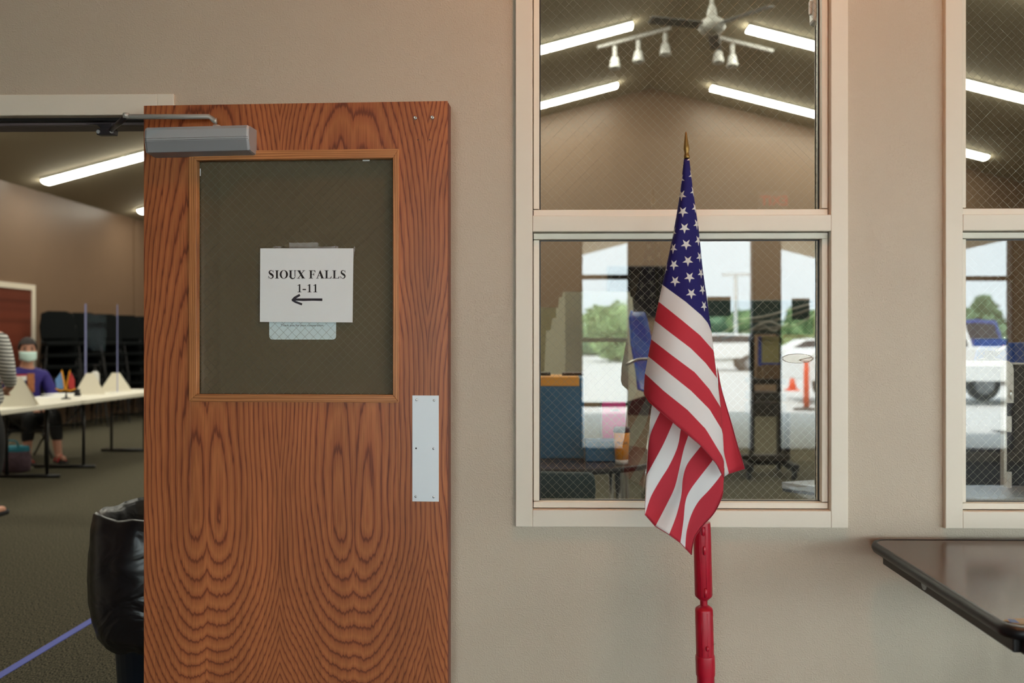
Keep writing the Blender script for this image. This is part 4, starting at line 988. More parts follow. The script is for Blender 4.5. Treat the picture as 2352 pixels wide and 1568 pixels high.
for s_ in (-1, 1):
    MB().tube([(-.27, s_ * .21, .80), (-.2, s_ * .21, .40), (.22, s_ * .21, .01)], .012, 6).build('leg', 'black_satin', ch)
    MB().tube([(.15, s_ * .19, .33), (-.24, s_ * .19, .01)], .012, 6).build('leg', 'black_satin', ch)
p = at_z(48, 1085, 0.0)
bag = empty('tote_bag', (p.x - .1, p.y + .05, 0)); tag(bag, 'patterned teal tote bag on the carpet under the table', 'bag')
b = MB().lathe([(.10, 0), (.13, .02), (.14, .12), (.12, .24)], n=20, sx=1.2, sy=.7); b.build('bag_body', mat('bag_print', (90, 70, 80), .8, var=.8, vscale=25), bag, smooth=True)
MB().lathe([(.122, .20), (.126, .22), (.121, .26)], n=20, sx=1.2, sy=.7).build('rim', mat('bag_teal', (40, 130, 150), .7), bag, smooth=True)
MB().tube(catmull([(-.08, -.06, .24), (-.07, -.08, .32), (.07, -.08, .32), (.08, -.06, .24)], 4), .008, 6).build('handle', 'bag_teal', bag)

# ---- standing person in a striped top, mostly cut by the frame
def stripe_material():
    m, n, l, b = nt('striped_knit')
    tc = n.new('ShaderNodeTexCoord'); s1 = n.new('ShaderNodeSeparateXYZ'); l.new(tc.outputs['Object'], s1.inputs[0])
    z = M_(l, n, 'ADD', s1.outputs['Z'], M_(l, n, 'MULTIPLY', s1.outputs['X'], .12))
    f = M_(l, n, 'FRACT', M_(l, n, 'MULTIPLY', z, 1 / .0275)); k = M_(l, n, 'LESS_THAN', f, .36)
    x = n.new('ShaderNodeMix'); x.data_type = 'RGBA'; l.new(k, x.inputs['Factor']); x.inputs['A'].default_value = (*lin((222, 222, 218)), 1); x.inputs['B'].default_value = (*lin((14, 14, 18)), 1)
    l.new(x.outputs['Result'], b.inputs['Base Color']); b.inputs['Roughness'].default_value = .85
stripe_material()
bp0 = at_z(-51, 1188, 0.0)
pr = empty('person', (bp0.x, bp0.y, 0)); tag(pr, 'standing person in black and white striped top beside the table', 'person')
P_ = [((0, 0, .92), .11), ((0, 0, 1.08), .11), ((0, 0, 1.25), .135), ((0, 0, 1.37), .10), ((0, 0, 1.45), .052), ((.02, .02, 1.52), .07), ((.02, .03, 1.60), .09), ((.02, .03, 1.67), .07),
      ((-.17, 0, 1.36), .06), ((.17, 0, 1.36), .06), ((-.22, 0, 1.10), .045), ((.22, 0, 1.10), .045), ((-.20, .10, .92), .034), ((.12, .19, .98), .034), ((-.19, .16, .86), .03), ((.06, .22, .95), .03),
      ((-.08, 0, .80), .085), ((.08, 0, .80), .085), ((-.10, .02, .48), .06), ((.10, .02, .48), .06), ((-.10, -.02, .30), .052), ((.10, -.02, .30), .052), ((-.10, -.01, .09), .036), ((.10, -.01, .09), .036), ((-.10, .02, .045), .036), ((.10, .02, .045), .036), ((-.11, .14, .035), .028), ((.11, .14, .035), .028)]
E = [(0, 1), (1, 2), (2, 3), (3, 4), (4, 5), (5, 6), (6, 7), (3, 8), (3, 9), (8, 10), (9, 11), (10, 12), (11, 13), (12, 14), (13, 15), (0, 16), (0, 17), (16, 18), (17, 19), (18, 20), (19, 21), (20, 22), (21, 23), (22, 24), (23, 25), (24, 26), (25, 27)]
for w, sg in ((14, -1), (15, 1)):
    for q in range(5):
        k0 = len(P_); hx, hz_ = (.165, .84) if sg < 0 else (.01, .93); P_ += [((sg * (hx + .014 * q), .24 - (.02 if q == 0 else 0), hz_ - .004 * q), .009), ((sg * (hx - .005 + .014 * q), .265 - (.02 if q == 0 else 0), hz_ - .025), .008)]; E += [(w, k0), (k0, k0 + 1)]
skin_body('body', P_, E, 'skin', pr)
skin_body('striped_top', [((0, 0, .80), .195), ((0, 0, .95), .175), ((0, 0, 1.10), .14), ((0, 0, 1.25), .15), ((0, 0, 1.36), .11), ((-.175, 0, 1.36), .075), ((.175, 0, 1.36), .075), ((-.225, 0, 1.10), .06), ((.225, 0, 1.10), .06), ((-.20, .09, .94), .045), ((.14, .16, .99), .045)],
          [(0, 1), (1, 2), (2, 3), (3, 4), (4, 5), (4, 6), (5, 7), (6, 8), (7, 9), (8, 10)], 'striped_knit', pr)
skin_body('trousers', [((0, 0, .86), .155), ((0, 0, 1.0), .115), ((-.085, 0, .76), .12), ((.085, 0, .76), .12), ((-.10, .02, .48), .085), ((.10, .02, .48), .085), ((-.10, -.01, .29), .075), ((.10, -.01, .29), .075)], [(0, 1), (0, 2), (0, 3), (2, 4), (3, 5), (4, 6), (5, 7)], 'trouser_black', pr)
MB().ball((.02, -.0, 1.64), .10, .11, .115, 18, 12).build('hair', 'hair_dark', pr, smooth=True)
for s_ in (-1, 1): MB().prism_z([(s_ * .105 - .04, -.07), (s_ * .105 + .04, -.07), (s_ * .11 + .045, .12), (s_ * .11, .19), (s_ * .11 - .045, .12)], 0, .03).build('shoe', 'trouser_black', pr, bevel=.008)

# ---- waste bin with a black liner by the doorway
tz = .722; bc = at_y(372, 1178, .385); bin_ = empty('waste_bin', (bc.x, .385, 0)); tag(bin_, 'dark waste bin lined with a black plastic bag inside the doorway', 'bin')
mat('bin_navy', (20, 30, 42), .5)
def bag_mat():
    m, n, l, b = nt('bag_black'); b.inputs['Base Color'].default_value = (*lin((15, 15, 19)), 1); b.inputs['Roughness'].default_value = .34; b.inputs['Specular IOR Level'].default_value = .7
    tc = n.new('ShaderNodeTexCoord'); mp = n.new('ShaderNodeMapping'); mp.inputs['Scale'].default_value = (5, 5, 9); l.new(tc.outputs['Object'], mp.inputs[0])
    a = n.new('ShaderNodeTexNoise'); a.inputs['Scale'].default_value = 1; a.inputs['Detail'].default_value = 2.5; a.inputs['Distortion'].default_value = 1.2; l.new(mp.outputs[0], a.inputs['Vector'])
    bp = n.new('ShaderNodeBump'); bp.inputs['Strength'].default_value = .6; bp.inputs['Distance'].default_value = .03; l.new(a.outputs['Fac'], bp.inputs['Height']); l.new(bp.outputs[0], b.inputs['Normal'])
bag_mat()
MB().lathe([(.125, 0), (.135, .01), (.160, tz - .30), (.162, tz - .30), (.155, tz - .30), (.125, .02), (.0005, .02)], n=32).build('bin_body', 'bin_navy', bin_, smooth=True)
b = MB(); prof = [(.13, .20), (.168, tz - .25), (.178, tz - .08), (.186, tz - .01), (.198, tz + .012), (.208, tz + .004), (.220, tz - .05), (.232, tz - .13), (.234, tz - .22), (.228, tz - .30), (.214, tz - .37), (.200, tz - .43), (.196, tz - .435)]
n_ = 72; vs = []
for i, (r_, h) in enumerate(prof):
    for k in range(n_):
        a = 2 * math.pi * k / n_; w = 0 if i < 3 else .015 * noise.noise((math.cos(a) * 2.2, math.sin(a) * 2.2, h * 7)) + .005 * noise.noise((math.cos(a) * 7, math.sin(a) * 7, h * 18))
        zz = h + (.022 * noise.noise((math.cos(a) * 2, math.sin(a) * 2, 5)) * (1 if 3 <= i <= 5 else 2.0 if i >= 10 else 1.2) if i >= 3 else 0)
        vs.append(((r_ + w) * math.cos(a), (r_ + w) * math.sin(a), zz))
b.add(vs, [(i * n_ + k, i * n_ + (k + 1) % n_, (i + 1) * n_ + (k + 1) % n_, (i + 1) * n_ + k) for i in range(len(prof) - 1) for k in range(n_)])
b.build('bin_liner', 'bag_black', bin_, smooth=True)
# blue tape line on the carpet
tl = [at_z(-60, 1586, .002), at_z(330, 1352, .002)]; dirv = (tl[1] - tl[0]).normalized(); sv = Vector((-dirv.y, dirv.x, 0)) * .021
o = MB().add([tl[0] + sv, tl[0] - sv, tl[1] - sv, tl[1] + sv] + [q - Vector((0, 0, .0015)) for q in (tl[0] + sv, tl[0] - sv, tl[1] - sv, tl[1] + sv)], [(3, 2, 1, 0), (4, 5, 6, 7), (0, 1, 5, 4), (1, 2, 6, 5), (2, 3, 7, 6), (3, 0, 4, 7)]).build('floor_tape', mat('tape_blue', (62, 76, 176), .6, var=.06)); tag(o, 'blue masking tape line stuck across the carpet', 'tape')

# ================================================================== THINGS JUST BEHIND THE WINDOWS
near = at_z(1300, 1077, .74); rt = empty('round_table', (near.x, near.y + .5, 0)); tag(rt, 'small round dark wood table behind the wired glass', 'table')
MB().lathe([(.5, .716), (.5, .74), (.0005, .74)], n=48).build('table_top', 'laminate', rt)
MB().lathe([(.503, .712), (.508, .727), (.503, .739), (.497, .739), (.497, .712)], n=48).build('edge_band', 'edge_black', rt, smooth=True)
for k in range(4):
    a = R(45 + 90 * k); MB().tube([(.36 * math.cos(a), .36 * math.sin(a), .716), (.40 * math.cos(a), .40 * math.sin(a), .01)], .014, 8).build('leg', 'steel', rt, smooth=True)
yb = rt.location.y - .17
pb1 = at_y(1342, 1060, yb)
bx = empty('ballot_box', (pb1.x - .17, yb + .15, .7405)); tag(bx, 'tall blue cardboard box with orange top on the round table', 'box')
mat('box_blue', (34, 96, 140), .55); mat('box_orange', (226, 160, 62), .6)
tz_ = at_y(1300, 868, yb).z - .7405
MB().box(-.17, .17, -.15, .15, 0, tz_).build('box_body', 'box_blue', bx, bevel=.004)
MB().box(-.172, .145, -.153, .153, tz_ - .040, tz_ + .006).build('lid', 'box_orange', bx, bevel=.003)
for x, y, z_, lb, m in ((-.05, -.06, tz_, 'black marker pen lying on the orange box top', 'black'), (.12, -.05, tz_, 'dark pen with white barrel on the orange box edge', 'black_satin')):
    o = MB().tube([(-.06, 0, .010), (.05, .01, .010)], .009, 8).build('pen', m); o.location = (bx.location.x + x, bx.location.y + y, .7405 + z_ + .007); tag(o, lb, 'pen')
p = at_y(1247, 850, yb + .1); o = MB().ball((0, 0, .03), .028, .028, .03, 10, 8).lathe([(.02, 0), (.012, .02)], n=10).build('glue_bottle', mat('blue_gloss', (34, 66, 150), .3)); o.location = (bx.location.x - .135, bx.location.y, .7405 + tz_ + .0065); tag(o, 'small blue dispenser on the orange box top', 'bottle')
a, c = at_y(1343, 1062, yb - .10), at_y(1413, 1013, yb - .10)
o = MB().box(0, c.x - a.x, 0, .12, 0, c.z - .7405).build('blue_tray', 'box_blue', bevel=.003); o.location = (a.x + .004, yb - .10, .7405); tag(o, 'low blue box beside the tall blue box', 'box')
a, c = at_y(1383, 1040, yb + .08), at_y(1437, 922, yb + .08)
fl = empty('flyer_holder', ((a.x + c.x) / 2, yb + .08, .7405)); tag(fl, 'pink flyer standing behind the coffee cup', 'flyer')
w_ = (c.x - a.x) / 2
MB().box(-w_, w_, 0, .004, .0, c.z - .7405).build('flyer', mat('pink_paper', (226, 60, 150), .7), fl)
MB().box(-w_ * .3, w_ * .45, -.001, .0, c.z - .7405 - .05, c.z - .7405 - .038).build('lettering', 'ink', fl)
MB().box(-w_ - .004, w_ + .01, .006, .009, .0, c.z - .7405 - .02).box(-w_, w_, -.02, .06, 0, .004).build('clear_stand', 'white_plastic', fl)
yc = yb - .13; pa_ = at_z(1428, 1064, .7405); cu = empty('coffee_cup', (pa_.x, pa_.y, .7405)); tag(cu, 'orange paper coffee cup with black lid on the round table', 'cup')
sC = F_PX / (pa_.y - CAM.y); ch_ = 82 / sC
mat('cup_orange', (226, 146, 40), .5); mat('lid_black', (40, 30, 32), .4)
r0, r1 = 14.5 / sC, 18.5 / sC
MB().lathe([(r0 * .9, .002), (r0, .0), (r0 + (r1 - r0) * .12, ch_ * .12)], n=28).build('foot_band', 'white_plastic', cu, smooth=True)
MB().lathe([(r0 + (r1 - r0) * .12, ch_ * .12), (r1, ch_ * .90)], n=28).build('sleeve', 'cup_orange', cu, smooth=True)
MB().lathe([(r1 * 1.06, ch_ * .88), (r1 * 1.08, ch_ * .905), (r1 * 1.02, ch_ * .94), (r1 * .98, ch_ * 1.0), (r1 * .9, ch_ * 1.02), (.0005, ch_ * 1.0)], n=28).build('lid', 'lid_black', cu, smooth=True)
me = text_mesh('McCafé', .022, 'ink', .3)
xs = [v.co.x for v in me.vertices]; xm = (min(xs) + max(xs)) / 2; rr_ = r0 + (r1 - r0) * .62 + .0008
for v in me.vertices:
    a_ = (v.co.x - xm) * .85 / rr_; v.co = Vector((rr_ * math.sin(a_), -rr_ * math.cos(a_), ch_ * .56 + v.co.y * .85))
o = bpy.data.objects.new('lettering', me); COL.objects.link(o); o.parent = cu
# dark green chair pushed up to the round table, its back towards the glass
cy_ = .52; a, c = at_y(1215, 1090, cy_), at_y(1368, 1083, cy_)
dc = empty('dining_chair', ((a.x + c.x) / 2, cy_ + .24, 0), R(90)); tag(dc, 'dark green padded chair pushed up to the round table', 'chair')
mat('chair_green', (24, 46, 48), .8)
w_ = (c.x - a.x) / 2; hz = c.z
MB().prism([(-w_ * .86, .52), (w_ * .86, .52), (w_, hz - .06), (w_ * .97, hz - .015), (w_ * .9, hz), (-w_ * .9, hz - .004), (-w_ * .97, hz - .02), (-w_, hz - .06)], -.025, .025).move(Matrix.Translation((-.24, 0, 0)) @ Matrix.Rotation(R(90), 4, 'Z')).build('backrest', 'chair_green', dc, bevel=.012)
MB().prism_z(round_rect(-.22, .22, -.21, .21, .05, 4), .42, .48).build('seat', 'chair_green', dc, bevel=.012)
for s_ in (-1, 1):
    MB().tube([(.2, s_ * .19, .42), (.22, s_ * .21, .01)], .012, 6).build('leg', 'chair_metal', dc)
    MB().tube([(-.24, s_ * .17, .56), (-.22, s_ * .19, .42), (-.26, s_ * .21, .01)], .012, 6).build('leg', 'chair_metal', dc)

# voting booths (white panels with stepped wings on legs)
mat('booth_white', (218, 214, 192), .75)
def booth(px0, px1, ptop, y, lb):
    a, c = at_y(px0, ptop, y), at_y(px1, ptop, y)
    r = empty('voting_booth', ((a.x + c.x) / 2, y, 0)); tag(r, lb, 'voting booth', 'white voting booths'); w = (c.x - a.x) / 2; H = a.z
    MB().box(-w, w, 0, .012, .95, H).build('back_panel', 'booth_white', r)
    for s_ in (-1, 1):
        pts = [(0, .95), (.50, .95), (.50, 1.12), (.44, 1.12), (.40, H - .24), (.30, H - .24), (.26, H - .16), (.16, H - .16), (.12, H - .03), (.06, H - .03), (.04, H), (0, H)]
        MB().prism(pts, -.006, .006).move(Matrix.Translation((s_ * w, 0, 0)) @ Matrix.Rotation(R(90 - s_ * 18), 4, 'Z')).build('side_wing', 'booth_white', r)
        for y_ in (.03, .40): MB().tube([(s_ * (w - .03), y_, .95), (s_ * (w + .02), y_ + .02, 0)], .012, 6).build('leg', 'closer_grey', r)
    MB().box(-w, w, .0, .45, .94, .955).build('shelf', 'booth_white', r)
booth(1300, 1441, 670, 2.60, 'white cardboard voting booth nearest the glass, behind the orange-topped box')
booth(1236, 1276, 706, 3.6, 'white cardboard voting booth further back at the window edge')

# blue chair stood on a dark table
def shell_chair(name, lb, loc, rz, lift=0.0):
    mat('shell_blue', (28, 82, 180), .4)
    r = empty(name, loc, rz); tag(r, lb, 'chair')
    b = MB(); prof = [(.20, .44), (.10, .425), (-.08, .42), (-.18, .45), (-.22, .56), (-.25, .72), (-.27, .86), (-.272, .90)]
    wd = [.20, .22, .22, .22, .21, .21, .17, .12]; vs = []
    for (x, z), w in zip(prof, wd):
        for k in range(7): t = k / 3 - 1; vs.append((x + .03 * t * t * (1 if z > .5 else 0), t * w, lift + z + .02 * t * t * (1 if z < .5 else 0)))
    b.add(vs, [(i * 7 + k, i * 7 + k + 1, (i + 1) * 7 + k + 1, (i + 1) * 7 + k) for i in range(7) for k in range(6)])
    o = b.build('shell', 'shell_blue', r, smooth=True); o.modifiers.new('s', 'SOLIDIFY').thickness = .014
    for s_ in (-1, 1):
        MB().tube([(.12, s_ * .19, lift + .41), (.20, s_ * .21, .01)], .011, 8).build('leg', 'chrome', r, smooth=True)
        MB().tube([(-.10, s_ * .19, lift + .41), (-.22, s_ * .21, .01)], .011, 8).build('leg', 'chrome', r, smooth=True)
        MB().tube(catmull([(-.25, s_ * .235, lift + .60), (-.15, s_ * .25, lift + .63), (.0, s_ * .25, lift + .60), (.06, s_ * .23, lift + .41)], 4), .009, 8).build('arm_rail', 'chrome', r, smooth=True)
    MB().tube([(.12, -.19, lift + .41), (.12, .19, lift + .41)], .01, 6).tube([(-.10, -.19, lift + .41), (-.10, .19, lift + .41)], .01, 6).build('seat_rail', 'chrome', r)
    if lift: MB().tube([(.18, -.2, .35), (.18, .2, .35)], .01, 6).tube([(-.2, -.2, .35), (-.2, .2, .35)], .01, 6).build('foot_rail', 'chrome', r)
    return r
DK = .80
q = at_y(1466, 905, 5.6)
dt_ = empty('dark_table', (q.x + .15, 5.75, 0)); tag(dt_, 'dark table on steel legs far behind the tall blue chair', 'table')
MB().box(-.55, .55, -.4, .4, q.z - .045, q.z).build('table_top', 'apron_black', dt_, bevel=.006)
MB().box(-.42, .5, -.3, .3, q.z - .20, q.z - .045).build('apron', 'apron_black', dt_)
for x in (-.5, .5):
    for y in (-.35, .35): MB().tube([(x, y, q.z - .045), (x, y, 0)], .014, 8).build('leg', 'steel', dt_)
shell_chair('tall_chair', 'tall blue shell chair with chrome arms, just beside the flag', (at_y(1462, 800, 2.1).x + .25, 2.1, 0), R(-22), .60)
# display cart
mat('cart_screen', (16, 52, 50), .3); mat('plastic_grey', (150, 148, 140), .3)
yk = 5.55; kp = at_y(1758, 1085, yk); kt = empty('display_cart', (kp.x, yk, 0)); tag(kt, 'black rolling cart with wide screen and shelves behind the window', 'cart')
def kx_(px, py): p = at_y(px, py, yk); return p.x - kp.x, p.z
for px in (1726, 1790):
    x, _ = kx_(px, 900); MB().box(x - .022, x + .022, -.03, .03, .10, kx_(0, 700)[1]).build('post', 'black', kt)
x0, z0 = kx_(1622, 768); x1, z1 = kx_(1862, 690)
MB().box(x0, x1, -.10, -.04, z0, z1).build('screen', 'cart_screen', kt, bevel=.01)
for py0, py1 in ((880, 868), (952, 925), (918, 900)):
    a, c = kx_(1722, py0), kx_(1792, py1); MB().box(a[0], c[0], -.2, .2, a[1], c[1]).build('shelf', 'black', kt)
a, c = kx_(1742, 832), kx_(1782, 772); MB().box(a[0], c[0], -.12, -.10, a[1], c[1]).build('panel', mat('panel_olive', (150, 142, 96), .7), kt)
MB().box(a[0] - .03, a[0], -.125, -.10, a[1] - .03, c[1]).box(a[0], c[0], -.125, -.10, a[1] - .03, a[1]).build('panel_frame', mat('frame_blue', (30, 60, 150), .5), kt)
a, c = kx_(1742, 868), kx_(1782, 836); MB().box(a[0], c[0], -.15, .1, a[1], c[1]).build('drawer', mat('drawer_brown', (110, 84, 58), .6), kt)
x0, _ = kx_(1695, 1050); x1, _ = kx_(1812, 1050)
MB().box(x0, x1, -.06, .06, .10, .20).box(x0, x0 + .07, -.35, .30, .08, .15).box(x1 - .07, x1, -.35, .30, .08, .15).box(x1 - .05, x1, -.05, .05, .15, .62).build('base', 'black', kt, bevel=.01)
for x in (x0 + .035, x1 - .035):
    for y in (-.3, .25): MB().lathe([(.04, -.015), (.04, .015)], (x, y, .04), 14, (1, 0, 0)).build('caster', 'black', kt)
for q_, pts in enumerate((((1640, 772), (1700, 742), (1760, 738), (1800, 728), (1868, 705)), ((1650, 778), (1720, 758), (1770, 752), (1815, 748), (1868, 718)), ((1690, 735), (1745, 728), (1790, 716), (1850, 700)), ((1700, 765), (1740, 748), (1765, 760), (1800, 744)), ((1725, 750), (1755, 740), (1785, 752)))):
    pp_ = [(*kx_(x, y), 0) for x, y in pts]; MB().tube(catmull([(x, -.14 - .01 * q_, z) for x, z, _ in pp_], 5), .012, 5).build('plastic_strap', 'plastic_grey', kt, smooth=True)

# pale table behind the right windows with a white-rimmed case on it
tzp = .735
A_ = at_z(1795, 1106, tzp); B_ = at_z(1842, 1141, tzp); dv = (B_ - A_).normalized(); ang = math.atan2(dv.y, dv.x)
A2 = Vector((A_.x, A_.y, 0)); rzp = ang
nrm = Vector((-dv.y, dv.x, 0))
pt = empty('side_table', (A2.x, A2.y, 0)); tag(pt, 'pale blue laminate table standing behind both windows', 'table')
mat('pale_laminate', (196, 210, 226), .22)
far_ = at_z(2352, 1112, tzp)
poly_ = [(0, 0), (.36, -.33), (1.75, -.33), (1.75, .30), (.9, .30)]
MB().prism_z(poly_, tzp - .028, tzp).build('table_top', 'pale_laminate', pt, bevel=.004)
MB().prism_z([(x * .995 + .004, y * .99 - .001) for x, y in poly_], tzp - .040, tzp - .0285).build('edge_band', 'edge_black', pt)
for x, y in ((.40, -.24), (1.65, -.25), (1.65, .22), (.95, .22)): MB().tube([(x, y, tzp - .04), (x, y, 0)], .016, 8).build('leg', 'black_satin', pt)
yw = A2.y - .12
def cz_(px, py): p = at_y(px, py, yw); return p.x, p.z
cs_ = empty('equipment_case', (cz_(2290, 900)[0], yw, tzp + .0005)); tag(cs_, 'dark equipment case with white rim and latch handle behind the right window', 'case')
X_ = lambda px: cz_(px, 900)[0] - cs_.location.x
Z_ = lambda py: cz_(2290, py)[1] - tzp
zb = .004
MB().box(X_(2190), X_(2420), .03, .40, 0, Z_(836)).build('case_body', mat('case_navy', (14, 18, 30), .3), cs_, bevel=.01)
wr = MB().box(X_(2306), X_(2313.5), .0, .03, 0, Z_(836)).box(X_(2190), X_(2318), .0, .03, Z_(842), Z_(829))
wr.build('white_rim', 'white_plastic', cs_, bevel=.004)
lp = MB().prism([(X_(2306), Z_(925)), (X_(2327), Z_(925)), (X_(2327), Z_(850)), (X_(2325), Z_(838)), (X_(2317), Z_(830)), (X_(2306), Z_(829))], -.004, .0).build('latch_plate', 'white_plastic', cs_)
MB().tube(catmull([(X_(2321), -.004, Z_(898)), (X_(2317), -.014, Z_(897)), (X_(2317), -.014, Z_(914)), (X_(2321), -.004, Z_(915))], 4), .0028, 8).build('handle', 'chrome', lp, smooth=True)
for y0, y1 in ((992, 956), (1120, 1084)): MB().box(X_(2313), X_(2323), -.002, .005, Z_(y0), Z_(y1)).build('hinge', 'white_plastic', cs_)
cam2 = empty('camera_arm', (cz_(2322, 800)[0], yw + .16, tzp + Z_(836) + .003)); tag(cam2, 'black jointed clamp arm on top of the white-rimmed case', 'clamp arm')
sc_ = (yw - CAM.y) / F_PX
MB().lathe([(.05, 0), (.05, .012), (.02, .02), (.016, .05)], n=16).build('base', 'black', cam2)
MB().box(-28 * sc_, 36 * sc_, -.03, .03, 40 * sc_, 58 * sc_).build('arm', 'black', cam2, bevel=.006)
MB().tube([(.02, 0, .03), (.05, -.02, .07), (.07, 0, .10)], .012, 8).build('joint', 'steel', cam2, smooth=True)
shell_chair('blue_chair', 'blue shell chair behind the clamp arm in the right window', (at_y(2342, 760, 1.75).x + .12, 1.85, 0.42), R(-95))
q2 = (at_y(2342, 760, 1.75).x + .12, 1.85)
st_ = empty('plinth_box', (q2[0], q2[1], 0)); tag(st_, 'dark crate under the blue chair in the right window', 'crate')
MB().box(-.32, .32, -.32, .32, 0, .42).build('crate_body', 'case_navy', st_, bevel=.01)
MB().box(-.33, .33, -.33, .33, .36, .40).build('band', 'black_satin', st_)
o = empty('black_stool', (at_z(1800, 1150, .62).x + .05, at_z(1800, 1150, .62).y + .12, 0)); tag(o, 'black stool at the corner of the pale table', 'stool')
MB().lathe([(.12, .52), (.14, .53), (.14, .57), (.12, .58)], n=24).build('seat', 'black_satin', o, smooth=True)
for k in range(4):
    a = R(45 + 90 * k); MB().tube([(.10 * math.cos(a), .10 * math.sin(a), .52), (.16 * math.cos(a), .16 * math.sin(a), .01)], .012, 6).build('leg', 'black_satin', o)

p = at_y(1833, 823, YG - .004); ov = empty('suction_hook', p); tag(ov, 'clear oval suction hook stuck on the window glass', 'hook')
MB().ball((0, 0, 0), .046, .003, .0135, 24, 8).build('clear_pad', 'shield_glass', ov, smooth=True)
MB().tube([(.047 * math.cos(a), 0, .0142 * math.sin(a)) for a in [2 * math.pi * k / 40 for k in range(41)]], .0007, 5, cap=False).build('rim', 'arm_grey', ov, smooth=True)
MB().tube(catmull([(.048, -.001, .003), (.028, -.002, .0), (.008, -.003, -.006), (.03, -.003, -.010)], 5), .0012, 6).build('hook', 'white_plastic', ov, smooth=True)

# ================================================================== LOBBY: exit sign and lamps
p = mirror_y(1780, 458, 8.8); ex = empty('exit_sign', (p.x, LY0 + .001, p.z)); tag(ex, 'lit red exit sign on the entrance wall, mirrored in the glass', 'sign')
MB().box(-.16, .16, 0, .05, -.10, .10).build('sign_box', 'white_plastic', ex, bevel=.006)
me = text_mesh('EXIT', .15, 'ink'); mat('exit_red', (235, 40, 40), emit=2.0); me.materials.clear(); me.materials.append(MATS['exit_red'])
xs = [v.co.x for v in me.vertices]; xm = (min(xs) + max(xs)) / 2
for v in me.vertices: v.co = Vector((-(v.co.x - xm), .052, v.co.y - .055))
o = bpy.data.objects.new('lettering', me); COL.objects.link(o); o.parent = ex
mat('lamp_warm', (255, 164, 98), emit=66.0)
for k, (x, y, lb) in enumerate(((.55, -1.15, 'round warm ceiling lamp above the flag'),)):
    lmp = empty('ceiling_lamp', (x, y, LZ)); tag(lmp, lb, 'lamp')
    MB().lathe([(.20, -.03), (.20, 0)], n=32).build('canopy', 'white_plastic', lmp)
    MB().lathe([(.0005, -.10), (.09, -.09), (.15, -.06), (.17, -.031)], n=32).build('lamp_shade', 'lamp_warm', lmp, smooth=True)

# ================================================================== OUTSIDE, seen mirrored in the glass
mat('concrete', (202, 201, 198), .9, var=.06, vscale=.6); mat('car_white', (228, 228, 226), .3); mat('car_blue', (30, 62, 136), .3); mat('car_glass', (30, 38, 48), .08); mat('tyre', (70, 70, 70), .8); mat('rim', (168, 170, 172), .3, metal=.7)
mat('soffit', (190, 176, 150), .8); mat('leaf_a', (130, 158, 104), .8, var=.35, vscale=2); mat('leaf_b', (104, 136, 104), .8, var=.35, vscale=2); mat('bark', (84, 68, 54), .9); mat('cone_orange', (240, 84, 40), .6)
struct(MB().box(-60, 80, -140, LY0 - .1, -.06, -.005).build('ground', 'concrete'), 'pale concrete car park')
struct(MB().box(6.5, 40, -9.5, 30, -.04, -.001).build('added_ground', mat('asphalt', (58, 58, 60), .9, var=.1)), 'added dark asphalt ground limiting bounce light beside the building')  # added out of view to cut ground bounce through the side window
